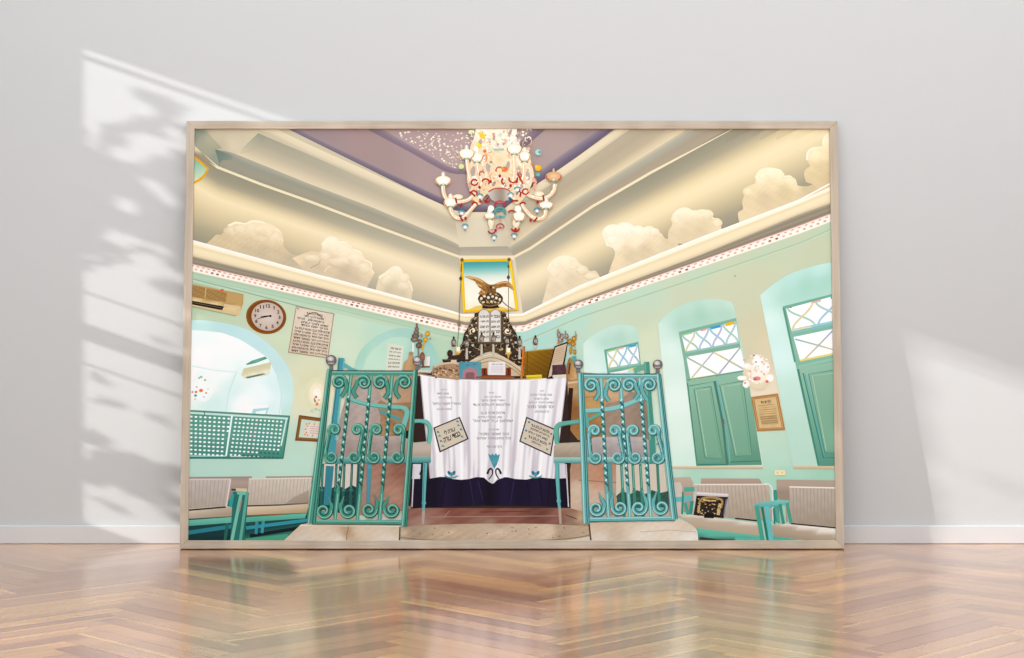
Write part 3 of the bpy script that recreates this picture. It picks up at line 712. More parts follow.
# ------------------------------------------------------------ things on the left wall
item('pictured_air_conditioner', 'tan wall air conditioner above the arch')
poly([(188, 284), (192.3, 284), (243.6, 294), (243, 304), (239.5, 314.5), (236, 316), (188, 305.5)], lin((215, 288), (210, 312), (0, 'bd9a5e'), (.55, 'b8935a'), (.62, 'e6cd98'), (1, 'd2b884')), 4)
poly([(188, 284.3), (227, 292.5), (225.5, 302.5), (188, 296)], noisy('a27e48', .04, 3, 1, 1.4), 2)
poly([(188, 300), (224, 306.4), (222, 310.2), (188, 303.7)], '211a14'); lay(); line([(190, 302), (222, 308)], .6, '6d6250')
poly([(227, 292.5), (243.4, 295), (241.5, 304.5), (225.5, 302.3)], 'c09c62'); lay(); line([(206, 287.5), (205, 298)], .8, 'd8b878'); line([(224, 305), (240, 308)], 2.6, 'dcc294')
line([(192, 306.5), (236, 316)], 1.0, '95a884'); ell(222, 290, 1.9, .9, 'd8443a')
item('pictured_wall_clock', 'round brown wall clock reading about eighteen to nine')
ell(266.2, 316.8, 20.2, 17.2, '7c4210', '8f5018', 32, 8); ell(266.5, 316.6, 18.5, 15.8, '6d3a10', '7d4514', 32, 8)
ell(267.3, 316.6, 15.9, 14.2, 'dccdc0', 'c6b2a2', 32, 8); 
lay()
for k in range(1, 13):
    a = R(k * 30 - 90 + 4); x, y = 267.3 + 12.2 * math.cos(a), 316.6 + 10.8 * math.sin(a)
    hw = .55 if k == 1 else 1.2 + .9 * (k > 9)
    text(str(k), [(x - hw, y - 1.8), (x + hw, y - 1.6), (x + hw, y + 1.9), (x - hw, y + 1.7)], '4a3630')
lay(); line([(270.6, 315.8), (264, 316.4), (260.6, 317)], 1.4, '241a18', .8); line([(270.6, 315.8), (262, 317.6), (256.6, 319.2)], 1.0, '241a18', .5); ell(270.4, 316, 1.3, 1.2, '1a1210', up=False, n=8)
item('pictured_inscription', 'cream inscribed board with a thin brown edge and lines of dark writing')
q = [(296, 306), (334.2, 313.4), (328.2, 358.4), (288, 352.6)]
poly(q, 'a88868'); q2 = sub(q, .02, .02, .98, .98); poly(q2, noisy(idw((300, 312, 'e2d2be'), (325, 320, 'e0d0bb'), (295, 348, 'd4bfa8'), (325, 350, 'dccab4')), .012, 4, .9, 1.1), 4)
lay()
WORDS = [heb(w) for w in ('מזמור לדוד', 'שמע ישראל יי אלהינו', 'ברוך שם כבוד', 'מלכותו לעולם ועד', 'זכור ושמור בדבור', 'ואהבת לרעך כמוך', 'שלום על ישראל', 'עץ חיים היא למחזיקים', 'דרכיה דרכי נעם', 'וכל נתיבותיה שלום', 'אשרי יושבי ביתך', 'קדש לזכר עולם')]
for i in range(13):
    v = .07 + i * .07
    for u0, u1 in (((.30, .72),) if i in (0,) else ((.08, .28), (.36, .78)) if i == 2 else ((.24, .76),) if i in (1,) else ((.2, .9),) if i < 5 else ((.07, .48), (.52, .95))):
        text(WORDS[(i * 3 + int(u0 * 10)) % 12], sub(q, u0, v, u1, v + (.05 if i not in (1, 3) else .062)), '4a3a34')
line([inq(q, .3 + .42 * k / 8, .16 - .1 * math.sin(math.pi * k / 8)) for k in range(9)], .8, '5a4a42')
ell(*inq(q, .06, .05), .8, .7, '6a4a3a', up=False, n=6); ell(*inq(q, .95, .95), .8, .7, '6a4a3a', up=False, n=6)
item('pictured_niche', 'shallow teal arched niche in the mint wall')
poly(smooth([(353, 372), (356, 360), (362, 349), (371, 340), (383, 332.5), (396, 328.5), (408, 328.5), (420, 332), (430, 341), (436, 352), (442, 368)], 4) + [(446, 380), (446, 400), (353, 400)],
     idw((362, 352, 'a2d6bf'), (380, 336, 'a6d6c4'), (400, 331, 'a0d0bf'), (425, 340, '97cdbd'), (440, 372, 'a0d3c3'), (375, 358, 'b4dfc6'), (395, 345, 'b4dcc4'), (370, 385, 'bfe2c4'), p=1.8, e=12), 4)
poly(smooth([(362, 372), (367, 358), (376, 347), (388, 339), (400, 337), (410, 339), (420, 346)], 4) + [(430, 372), (430, 390), (360, 390)], idw((370, 365, 'bfe3c8'), (390, 345, 'b7dfc6'), (420, 360, 'a2d5c3'), (380, 385, 'c8e6c6')), 5)
item('pictured_paper_notice', 'small white paper notice with writing')
q = [(388, 343), (404, 345.8), (401, 372), (385.5, 372)]
poly(q, lin((388, 344), (402, 372), (0, 'd6dbc4'), (1, 'e6e2d0'))); lay()
for i in range(6):
    v = .12 + i * .13; text(WORDS[i + 4], sub(q, .12 + .05 * (i == 0), v, .85, v + .07), '454b45')
item('pictured_wall_sconce', 'glowing glass wall sconce beside the left gate')
for r, c1, c2 in ((17, 'f6ebc8', 'e2e0bc'), (11, 'fdf4dc', 'f6ebc8'), (6, 'fffdf2', 'fdf4dc')): ell(317, 394, r * .72, r, c1, c2, 18)
lay()
for x, y, r, c in ((316, 397, 1.3, 'c07050'), (315, 401, 1.2, '7a8a78'), (317, 404, 1.8, 'e88868'), (314.5, 399, .9, '806050'), (319, 400, 1, 'd8b090'), (316, 409, 1.3, '9cc4b4'), (312, 411, 1.6, 'b8d8c4'), (319, 410, 1, 'a8ccb8')): ell(x, y, r, r, c, n=8, up=False)
item('pictured_picture_frame', 'brown framed certificate with a pale mat')
q = [(299, 415), (325, 418.5), (322, 442), (295, 440.6)]
poly(q, '7a4c24'); poly(sub(q, .05, .06, .95, .94), '8e5c2e'); poly(sub(q, .12, .15, .95, .86), 'c3dcc0'); q2 = sub(q, .3, .26, .95, .78); poly(q2, 'e8d5c8'); lay()
for u, v in ((.05, .1), (.05, .5), (.05, .9), (.2, .05), (.2, .95), (.5, .05), (.5, .95), (.12, .75), (.12, .25)): ell(*inq(q2, u, v), .9, .8, 'd8864a', up=False, n=7)
for i in range(4): line([inq(q2, .3, .25 + i * .17), inq(q2, .9, .25 + i * .17)], .5, 'b09c98')
# ------------------------------------------------------------ deep windows on the right
def lattice(q, cols, tint, bars=1.1):
    """glass quad with crossing curved bars in coloured light; q = tl, tr, br, bl"""
    for i in range(cols):
        u0, u1 = i / cols, (i + 1) / cols; m = (u0 + u1) / 2
        t = tint[i % len(tint)]
        for s in (0, 1):
            pts = []
            for k in range(11):
                v = k / 10; e = .5 - .5 * math.cos(math.pi * v)
                u = (u0 + .06 / cols + (u1 - u0 - .12 / cols) * e) if s == 0 else (u1 - .06 / cols - (u1 - u0 - .12 / cols) * e)
                pts.append(inq(q, u, v))
            line(pts, bars * 1.35, mix(t[s], 'fff', .28))
def cross(q, cols, tint, w=1.1):
    for i in range(cols):
        u0, u1 = i / cols, (i + 1) / cols; t = tint[i % len(tint)]
        line([inq(q, u0, 0), inq(q, u1, 1)], w * 1.2, mix(t[0], 'fff', .2), c2=mix(t[1], 'fff', .2)); line([inq(q, u1, 0), inq(q, u0, 1)], w * 1.2, mix(t[2], 'fff', .2), c2=mix(t[3], 'fff', .2))
item('pictured_window', 'small deep arched window with coloured leaded panes')
poly(smooth([(583, 344), (588, 339), (594, 334.7), (600, 331), (608, 327), (615, 325), (622, 324.3), (630, 325.3), (636.6, 328), (638, 330)], 4) + [(641, 368), (641, 385), (584, 385)],
     idw((588, 350, 'd3eee0'), (600, 335, 'c3e4d3'), (615, 328, 'c4e4d2'), (630, 330, 'c8e6d4'), (605, 342, 'abd8c4'), (620, 336, 'a6d4bf'), (634, 333, 'b2dbc8'), (595, 370, 'd9f2e6'), (600, 355, 'cfeee2'), p=1.5, e=40), 3)
q = [(604, 349.8), (638.2, 341.8), (641, 366), (607.5, 374)]
poly(q, '5faa8c'); g = [(606.6, 351.5), (637.6, 344.2), (639.8, 364), (608.5, 369)]
poly(g, 'fbfffd'); lay(); line([inq(g, .33, 0), inq(g, .55, 0)], 1.6, 'f2a690'); line([inq(g, .66, .02), inq(g, .95, .02)], 2.4, '3aa5d8'); line([inq(g, .03, .02), inq(g, .3, .02)], 1.4, 'b0d27a')
lattice(g, 3, [('8fc0a0', 'c9c977'), ('6fbad0', '5cb6d6'), ('6aa8b8', '9db6d0')], 1.3)
line([g[3], g[2]], 2.2, '8cc4a8'); line([(607.2, 371), (640, 366.5)], 1.6, '6cb096'); line([(610, 374), (628, 371)], 2.6, 'f8f4f4'); line([(629, 369.8), (641, 366.8)], 1.8, 'f0de84')
item('pictured_window', 'deep arched window with leaded panes above closed green shutters')
poly(smooth([(658, 324), (665, 316), (673.5, 309.5), (684, 304), (697, 300.3), (708, 298.8), (719, 299.3), (727, 300.6), (732, 302.8), (734.6, 308)], 4) + [(746, 366), (763, 466), (672, 466)],
     idw((662, 330, 'cfeede'), (672, 318, 'c0e4d0'), (690, 307, 'bce0cb'), (710, 302, 'c2e3cf'), (728, 305, 'cbe7d5'), (680, 322, 'a2d4bc'), (700, 314, '9dd0b6'), (725, 312, 'a5d4bb'), (670, 350, 'def5ea'), (676, 400, 'e3f6ea'), (683, 440, 'dcf3e4'), (690, 462, 'cfeedd'), (664, 360, 'd9f0e0'), p=1.5, e=60), 4)
poly([(678.6, 332), (736, 318), (740, 345), (762, 465), (696.4, 466), (684, 362)], lin((680, 330), (720, 466), (0, '78b49a'), (.4, '7cb598'), (1, '57977c')), 5)
g1 = [(681.6, 335), (736, 321.4), (739, 342.5), (685.6, 352.5)]; g2 = [(686.3, 357), (740.5, 347.3), (745.8, 370.3), (690.5, 379.5)]
poly(g1, 'fcffff'); poly(g2, 'fdffff', up=False); lay()
line([inq(g1, .35, .02), inq(g1, .45, .02)], 1.8, 'f29a90'); line([inq(g1, .52, .03), inq(g1, .72, .03)], 2.6, '2aa2dc'); line([inq(g1, .8, .04), inq(g1, .98, .04)], 3.0, 'f0b81e'); line([inq(g1, .02, .03), inq(g1, .2, .03)], 1.4, 'a8d890'); line([inq(g1, .05, .97), inq(g1, .28, .97)], 1.2, 'd8d288')
lattice(g1, 4, [('7fb8a0', 'b9c480'), ('82bcc0', '86aed0'), ('6fb4c4', '9a9fd0'), ('84c0a8', '80b8b8')], 1.4)
cross(g2, 2, [('84a88f', '8fae8a', '8fa0c8', 'd0c878'), ('d6c06c', '8aa79a', '86b098', '9a8fc4')], 1.3)
line([g2[3], inq(g2, .45, 1)], 2.0, 'e9dd8a'); line([inq(g2, .5, 1), g2[2]], 1.6, 'cfe2f0'); line([g1[3], g1[2]], 1.8, '8cc8b4', c2='9ac4cc')
item('pictured_shutter', 'closed pair of green panelled shutters')
poly([(687, 382), (747, 371), (762, 465), (696.4, 465.5)], lin((688, 382), (712, 470), (0, '8cbfa2'), (.35, '7db294'), (.8, '6aa587'), (1, '5a997d')), 5); lay()
def panel(q, hi='a3d0b2', lo='528f72', f=('86b799', '70aa8a')):
    poly(q, lin(q[0], q[2], (0, f[0]), (1, f[1])), 6); lay()
    line([q[3], q[0], q[1]], 1.0, lo); line([q[1], q[2], q[3]], 1.0, lo); q2 = sub(q, .1, .03, .9, .97); line([q2[3], q2[0], q2[1]], .8, hi); line([q2[1], q2[2], q2[3]], .6, '57a486')
panel([(694, 389), (711, 386.5), (722.8, 458), (705, 458)]); panel([(719.5, 385), (743, 381), (752, 455), (735, 456.5)])
lay(); line([(689, 386), (715, 381.5), (728.5, 464)], .9, '3f8f72'); line([(714.5, 381), (723, 424), (727, 464)], 2.6, '417f66', 2.0); line([(716.6, 381), (722, 408), (728, 440), (730, 463)], 1.2, '62b8bc'); line([(723, 419), (723.6, 424)], 2.2, '7c6a56'); line([(687, 380), (746.5, 370.5)], 1.4, '5ca589'); line([(697, 464.5), (728, 464.5)], 1.4, '2f8670'); line([(730, 462), (761, 461)], 1.2, '38886c'); line([(687.5, 383), (697, 465)], 1.2, '3a8a6c')
line([(706, 461), (720, 461)], .8, '4ab0a8')
item('pictured_window', 'partly cropped deep window with leaded panes at the right edge')
poly(smooth([(760, 295.4), (767.4, 288.8), (777, 281.5), (788, 274.7), (800, 270), (814, 266), (824, 263.6), (842, 261)], 4) + [(842, 467), (793, 467), (775, 370)],
     idw((762, 298, 'cdeee2'), (775, 288, 'bfe8da'), (795, 275, 'bce7db'), (820, 267, 'c4ece2'), (785, 295, 'a9dcc9'), (805, 285, '9fd6c0'), (825, 282, 'a3d8c4'), (835, 290, 'b5dfcc'), (770, 320, 'd8f6ec'), (780, 360, 'd5f6ee'), (788, 400, 'bfe6d6'), (795, 430, 'b9e0cb'), (803, 460, 'b6dfc8'), (778, 390, 'c6ead9'), p=1.5, e=60), 4)
poly([(782.5, 306.5), (842, 291.5), (842, 467), (818, 467), (795, 362)], lin((790, 300), (820, 466), (0, '66b096'), (.3, '86bfa6'), (.5, '76b69a'), (1, '3d9378')), 5)
g1 = [(786, 308.7), (842, 294.7), (842, 321), (791.4, 330.5)]; g2 = [(793.5, 337), (842, 327.5), (842, 353), (800, 360.5)]
poly(g1, 'fdffff'); poly(g2, 'fdffff', up=False); lay()
line([inq(g1, .45, .02), inq(g1, .62, .02)], 1.8, 'f0a6a0'); line([inq(g1, .8, .02), inq(g1, .98, .02)], 2.2, '3aa8dc'); ell(790.5, 307.4, 1.2, .7, '8a7a20', n=8)
lattice(g1, 2, [('84c0aa', 'd2c680'), ('8cbcae', '74b4d4')], 1.5)
line([g1[3], g1[2]], 2.4, '8fd0dc'); line([g1[3], inq(g1, .4, 1)], 1.6, 'e6dc9c'); line([inq(g2, .02, .1), inq(g2, .5, .55), inq(g2, 1, .92)], 1.4, '7ab4c8', c2='d8c67e'); line([inq(g2, .84, 0), inq(g2, .5, .5), inq(g2, .1, 1)], 1.4, '7f9fd4', c2='dcc87c'); line([g2[3], g2[2]], 2.0, 'ecdc80'); line([(783.5, 308), (795, 362)], 2.0, '529c80'); line([(792, 333), (842, 323.5)], 1.6, '7cc4c4')
item('pictured_shutter', 'closed green shutter cropped by the right edge of the print')
poly([(797, 368), (842, 361), (842, 466), (818, 466)], lin((800, 370), (835, 466), (0, '8fc2a6'), (.4, '76b095'), (1, '4f9480')), 5)
panel([(808.5, 374), (842, 369.5), (842, 452), (825, 453)]); lay(); line([(798, 369), (818.5, 465)], 2.0, '3a8b70'); line([(803, 373), (823.5, 458), (842, 457.5)], 1.2, '2f8570'); line([(799, 366.5), (842, 358)], 2.6, '8ec6a8'); line([(805, 374), (812, 404), (824, 455)], 1.0, '58b4ae')
item('pictured_window_sill', 'beige stone sill under the shutters')
poly([(671, 466), (763, 466), (763.3, 468.7), (671.5, 468.5)], lin((680, 466), (680, 469), (0, 'e4d2b4'), (1, 'c6ae8e')))
item('pictured_window_sill', 'beige stone sill at the right edge')
poly([(794, 466), (842, 466), (842, 469), (793.5, 468.6)], lin((800, 466), (800, 469), (0, 'e0caa8'), (1, 'c9ad8a')))
item('pictured_wall_sconce', 'glowing pink glass wall sconce between the windows')
for r, c1, c2 in ((18, 'fbeed2', 'e2d6b4'), (12, 'fffaf0', 'fbeed2')): ell(758, 372, r * .82, r, c1, c2, 20)
for x, y, rx, ry in ((747, 366, 4, 3), (742, 378, 5, 2.5), (770, 378, 4, 4), (758, 362, 6, 8), (746, 384, 3.5, 4), (766, 368, 4, 6)): ell(x, y, rx, ry, 'ffffff', 'fff6ea', n=10, up=False)
lay()
for i in range(60):
    x, y = rnd.gauss(757, 8), rnd.gauss(372, 9)
    if abs(x - 757) < 15 and 354 < y < 391: ell(x, y, rnd.uniform(.7, 1.5), rnd.uniform(.6, 1.2), rnd.choice(('f6cfc2', 'eab0a8', 'f4dcb0', 'fdf3e8', 'e8d8c4', 'fff', 'fff', 'f0c8d0')), n=7, up=False)
for x, y, rx, ry, c in ((757, 378.5, 4, 2.2, 'e58e86'), (755, 379.4, 2, 1.2, 'c8605c'), (767, 381.5, 1.6, 1.6, 'dc7468'), (756, 362, 1, .8, '3f8a6c'), (754, 355.5, .9, .8, '4a7a5c'), (745, 383, 1.4, 1.2, 'eea4b4'), (762, 362, 1, 1, 'e8a09a'), (744, 360, 1.1, .8, 'd6a6c8'), (764, 374, 1.1, 1, 'f2b060'), (768, 367, 1, 1, 'e0b0a0'), (750, 371, 1.2, .9, 'f0a090')): ell(x, y, rx, ry, c, n=8, up=False)
item('pictured_framed_document', 'tan printed sheet in an orange brown frame between the windows')
q = [(751, 397), (778, 393.4), (785.2, 430), (757, 431.3)]
poly(q, 'b67c3a'); poly(sub(q, .05, .05, .95, .95), 'cda76e'); q2 = sub(q, .09, .07, .91, .93); poly(q2, noisy('d8b884', .02, 2)); lay()
line(q2 + [q2[0]], .7, '8d6a40'); text(WORDS[2], sub(q2, .28, .1, .72, .2), '2c2018'); text(WORDS[7], sub(q2, .14, .22, .86, .27), '8a6a48')
for i in range(9): line([inq(q2, .12, .32 + i * .068), inq(q2, .88, .32 + i * .068)], .7, 'a98a60' if i % 2 else 'bd9e70')
for i in range(4): line([inq(q2, .14, .62 + i * .07), inq(q2, .86, .62 + i * .07)], .7, '8f7048')
item('pictured_wall_socket', 'cream double wall socket')
poly([(774.5, 470), (785, 470), (785.4, 475.4), (774.8, 475.2)], 'f2e2b4'); lay(); ell(777.5, 472.6, 1, .9, 'd8c48e', n=8, up=False); ell(782.2, 472.6, 1, .9, 'd8c48e', n=8, up=False)
# ------------------------------------------------------------ benches
FAB = ('c8b9a6', 'bcae9c', 'd4c6b4')
def cushion(q, c0, c1, stripes=0, top='ece2d4', seed=0):
    poly(q, noisy(lin(q[0], q[3], (0, c0), (1, c1)), .012, seed, 1.1, .4), 3); lay()
    for i in range(1, stripes): line([inq(q, i / stripes, .04), inq(q, i / stripes, .97)], .7, shade(mix(c0, c1, .5), .9))
    line([inq(q, 0, .015), inq(q, 1, .015)], 1.3, top)
TQ, TD = '52b49a', '1f6a68'
item('pictured_bench', 'turquoise bench with grey striped cushions at the left edge of the print')
poly([(184, 477), (252, 476.4), (249, 509), (184, 512)], lin((220, 477), (220, 500), (0, 'a08d80'), (.15, 'b5a294'), (1, '8f7c70')), 6)
poly([(184, 505), (250, 500), (248, 545), (184, 545)], lin((200, 508), (200, 543), (0, '2a6d66'), (.5, '123e40'), (1, '0f3034')), 6); lay()
line([(186, 533), (234, 526)], 4.0, '1f7f8c'); line([(187, 541), (236, 537)], 3.0, '0f2f34'); line([(228, 520), (225, 540)], 3, '1d6458'); line([(232, 512), (230, 500)], 4, '1a8a84')
cushion([(184, 479), (230.8, 478.8), (226.3, 507), (184, 510)], 'c6bab0', 'b3a395', 12, 'd8cec4', 1)
poly([(184, 509), (226, 506), (237, 508), (236.5, 516), (184, 519)], lin((205, 508), (207, 518), (0, 'd8cbb6'), (.35, 'c3b29a'), (1, 'ac9a84')), 4)
poly([(184, 520.5), (235, 516.8), (234, 522.5), (184, 526.3)], lin((205, 519), (205, 526), (0, '66c0a4'), (1, '4aa68c')), 5); lay(); line([(226, 507), (184, 510.5)], 1.6, '2c2622'); line([(230.6, 479), (226.3, 507)], 1.4, 'e0d8d0')
item('pictured_bench', 'turquoise bench with a long grey cushion beside the left gate')
poly([(266, 476.5), (314, 476), (312, 484), (266, 484)], 'a3917f')
poly([(244, 515), (312, 508), (312, 545), (240, 545)], lin((270, 515), (275, 543), (0, '1d5a52'), (.4, '123a3c'), (.75, '24795f'), (1, '4fae8c')), 5); lay()
line([(246, 528), (308, 520)], 3.4, '2692a4'); line([(250, 536), (300, 528)], 3.6, '101f26'); line([(256, 534), (257, 521)], 3, '2a8ca0'); line([(262, 533), (263.5, 520)], 3, '2a9aa6'); line([(246, 541.5), (288, 537)], 6, '3e9c78')
cushion([(249, 478.5), (312, 477.6), (309, 503), (247, 505.5)], 'd2c6b8', 'bcac9a', 18, 'e2d8cc', 2)
poly([(294, 497), (309, 490), (308.5, 503), (285, 504)], lin((295, 490), (300, 503), (0, 'b4a594'), (1, 'a08f7d')), 4)
poly([(247, 506), (309, 504), (307, 512.8), (247, 515.3)], lin((275, 505), (276, 515), (0, 'dccbb0'), (.5, 'cbb493'), (1, 'b59d7c')), 4)
poly([(246, 517.2), (307, 513.2), (305, 518.2), (245, 522.3)], lin((275, 514), (275, 521), (0, '5cbfa2'), (1, '46a388')), 5); lay(); line([(247, 506), (280, 505), (308, 503.2)], 1.4, '2a2628', c2='77706c'); line([(247, 515.6), (285, 514)], 1.0, '8a5c3a')
item('pictured_bench_arm', 'turquoise bench arm with two slanting legs')
poly([(232, 488), (246.8, 488.6), (247, 491.6), (232.5, 491.2)], 'd8c49e'); lay(); line([(231.5, 489.6), (236, 489.8)], 2.4, '24485c')
poly([(233, 491.5), (249, 492.5), (243.5, 545), (230, 545)], '1f6f66')
lay(); line([(237, 492.5), (247, 493.4)], 3.6, '6cc0a8'); line([(241.5, 492), (231.4, 543)], 3.2, '6fbfa4'); line([(247.2, 492), (240, 543)], 2.8, '55aa90'); line([(230.5, 507), (233, 494)], 3, '1fa09a'); line([(239, 512), (241.5, 500)], 1.5, 'a08c7c')
item('pictured_bench', 'turquoise bench with grey ribbed cushions on the right')
poly([(668, 478), (690, 477), (693, 482), (693, 512), (668, 512)], lin((680, 478), (680, 500), (0, 'c2ae9c'), (1, 'a99686')), 5)
poly([(670, 483), (680, 482), (682, 486), (682, 516), (670, 516)], 'cfc4b6')
poly([(701, 478.3), (759, 478.6), (761.5, 482), (762, 490), (701, 490)], lin((730, 478), (730, 485), (0, 'b9a392'), (1, 'a8917f')), 6); lay()
line([(672, 500), (691.5, 498)], 5.0, '58bcb8'); line([(684, 489.5), (695, 489)], 4.4, '46a892'); line([(692, 501), (690, 516)], 3.4, '2f9480'); line([(685, 503), (688.5, 516)], 3.4, '3aa38c'); line([(683, 492), (682, 514)], 2, '2e8c7c')
cushion([(694.5, 484), (768, 483.8), (773, 521), (694, 515)], 'c5b7a6', 'af9e8b', 20, 'ece2d4', 4)
lay(); line(smooth([(764, 483.8), (769, 484.6), (772, 489), (772.6, 496), (773.3, 521)]), 1.8, 'e8e6e0'); line([(775, 490), (776, 521)], 3.2, '2b8c80')
poly([(676, 515.4), (690, 514.6), (760, 523.6), (759, 535.5), (724, 532), (694, 527.4), (687, 521)], lin((718, 516), (716, 531), (0, 'efe7db'), (.22, 'e2d8ca'), (.3, 'c3b29c'), (1, 'b7a48c')), 4)
poly([(695, 528), (760, 535.6), (763, 545), (700, 545)], lin((727, 531), (726, 543), (0, '5cc0a4'), (.55, '4fb39a'), (.7, '38504a'), (1, '5a4a3c')), 4); lay(); line([(735, 518.3), (760, 521)], 1.4, '2a2422'); line([(700, 538), (722, 541)], 2.4, '2b3a34'); line([(735, 538.5), (762, 541)], 3, '52b89e')
item('pictured_throw_pillow', 'white edged pillow with a black and gold picture')
q = [(694.6, 491.5), (728.8, 493.8), (723.8, 518.5), (693, 515.4)]
poly(q, 'cfc6c4'); poly([(696.5, 495.5), (728, 497), (723.6, 518.3), (693.4, 515)], '2c2320'); lay()
line(smooth([(698, 512), (700, 501), (706, 497.6), (715, 497.8), (722, 500.5), (721, 508)]), 2.2, 'a88a54'); line([(698.5, 513), (699.5, 503)], 2.0, 'c4a468'); line([(718, 515), (720, 503.5)], 3.2, 'cdb27a'); line([(703, 500), (716, 501)], 1.6, 'd0b070')
for i in range(46): ell(rnd.uniform(697.5, 723), rnd.uniform(497.5, 516), rnd.uniform(.5, 1.3), .6, rnd.choice(('8d7040', 'c2a060', '4a3a2a', 'e0cc98', '1a1412', '6a5030')), n=6, up=False)
line([(704, 515.5), (714, 516)], 4.6, '1c1614'); line([(726.5, 499), (723.8, 516)], 1.3, '6a7a98'); line([(697, 493), (728, 494.8)], 1.6, 'e4dcda')
item('pictured_armchair', 'turquoise armchair with ribbed grey cushions in the lower right corner of the print')
poly([(776.5, 479.6), (842, 480.5), (842, 500), (783, 503), (777, 497)], lin((810, 480), (810, 490), (0, 'b49f8e'), (.3, 'c0ab99'), (1, 'a08c7b')), 6)
cushion([(789.3, 486.3), (842, 487.4), (842, 528), (790.3, 523)], 'c2b5a6', 'a89987', 15, 'f2ece2', 6)
poly([(771.5, 525.6), (785, 523.6), (842, 529), (842, 545), (808, 540.3), (771, 535.8)], lin((806, 525), (803, 540), (0, 'f0e9de'), (.25, 'e9e0d2'), (.33, 'bba993'), (1, 'a8967f')), 4); lay()
line([(791, 523.6), (842, 528.3)], 1.4, '2a2422'); line([(770, 538), (800, 542.5)], 4.6, '46b49a'); line([(775, 492), (778, 522)], 4, '2c9a84'); line([(777, 503), (786, 503), (787, 522)], 1.5, 'b0a090')
poly([(754, 503.4), (779, 499.8), (789.4, 500.4), (789.3, 504), (770, 507.6), (755, 507.5)], lin((770, 500), (770, 507), (0, '74cbbd'), (.6, '62bcb4'), (1, '49a8a2')), 4); lay()
for a, b, w, c in (((756.5, 506), (763, 545), 4.4, '3aa58c'), ((762, 507), (768, 542), 2.6, '1f7a68'), ((766.5, 506), (771.5, 545), 4.8, '5cc0c0'), ((787, 503), (791, 523), 3.2, '3f9f86'), ((780, 504), (783.5, 524), 3, '35937c'), ((776, 507), (779, 523), 2.6, '4aa692'), ((773.5, 508), (774.5, 524), 1.6, '208070')): line([a, b], w, c)
# ------------------------------------------------------------ steps and platform
item('pictured_step', 'pink and beige stone platform with a rounded front step')
poly([(404, 500), (590, 500), (590, 526), (402, 528)], noisy(idw((415, 512, '8c5f52'), (450, 510, '7d4b3e'), (490, 509, '7a473b'), (540, 510, '6f4238'), (575, 511, '8d6a58'), (440, 519, '946a5c'), (500, 518, '875649'), (560, 519, '8a5d50'), (580, 516, 'c9a884'), (420, 523, 'a38474'), (490, 524, '9a7b68'), (570, 523, '8f7261')), .02, 3, .5, 1.6), 3); lay()
line([(450, 510.5), (444, 517)], .6, 'a88674'); line([(430, 517), (560, 515.8)], .6, 'b08c7c'); line([(480, 512), (530, 511.4)], 1.0, '6a3a30'); line([(423.6, 509), (423, 524)], 3.2, 'b4a094', 2.4); line([(559.6, 508), (560.6, 524)], 3.0, 'b3a093', 2.2); line([(582, 516), (588, 516.5)], 6, 'd2b088'); line([(566, 515), (577, 519)], .8, '3e2a22')
poly(smooth([(400, 527), (440, 524.6), (490, 523.6), (545, 524), (591, 526.5)]) + [(592, 534), (588, 538), (560, 541.5), (530, 543), (440, 543), (403, 539), (399, 532)],
     noisy(idw((410, 528, 'a08c76'), (450, 526.5, 'ab957e'), (500, 526, 'b29a84'), (560, 527, 'b39d86'), (405, 533, 'd2bb9c'), (450, 532, 'dcc4a4'), (500, 532, 'e3cdb2'), (550, 531.5, 'ddc6a9'), (585, 531, 'bca589'), (410, 538, 'a58e76'), (450, 538.5, 'b59c82'), (500, 539, 'bba38a'), (560, 538, 'ae967e')), .016, 5, .9, 1.4), 3); lay()
line(smooth([(401, 537.5), (430, 540), (480, 541), (540, 540.4), (575, 537.8), (590, 535)]), 1.0, '8c7660')
poly([(560, 541.5), (590, 536.5), (591, 545), (540, 545)], 'd8cbbc')
lay()
for i in range(26): ell(rnd.uniform(405, 586), rnd.uniform(527, 538), rnd.uniform(.4, 1.4), .5, rnd.choice(('7a6654', 'eedcc4', '8e7864', '5f4c3e')), n=6, up=False)
item('pictured_plinth', 'beige stone plinth under the left gate')
poly([(279, 545), (301, 524.4), (312, 522.5), (401, 525.5), (400, 545)], noisy(idw((295, 533, 'cfbda6'), (320, 528, 'dccab2'), (360, 528, 'dcc8ae'), (395, 529, 'd6c2a8'), (300, 541, 'd9cbbb'), (340, 540, 'e6dac8'), (390, 540, 'e2d4c2'), (347, 533, 'b89878')), .012, 2, .8, 1.2), 3)
lay(); line([(349, 525), (347, 534), (346.5, 543)], 1.0, '9a7858'); line([(400, 527), (399.5, 541)], 1.4, '4e3c30'); line([(300, 525.4), (400, 526.4)], .8, 'f0e2cc')
item('pictured_plinth', 'beige stone plinth under the right gate')
poly(smooth([(589, 523), (640, 519), (672, 518.6), (683, 520.5), (692, 525), (696.5, 530), (698, 536), (698, 545)], 4) + [(591, 545)], noisy(idw((600, 526, 'd2bda2'), (630, 523, 'dcc9b0'), (665, 522, 'e4d4bf'), (688, 527, 'd9c8b2'), (600, 538, 'ded0c2'), (640, 537, 'e6dac9'), (690, 538, 'eee6dc'), (615, 532, 'cdb79e')), .012, 7, .8, 1.2), 3)
lay(); line([(589, 524), (591, 542)], 1.6, '54402f'); line([(640, 532), (670, 530), (696, 532)], .7, 'c6b29a')
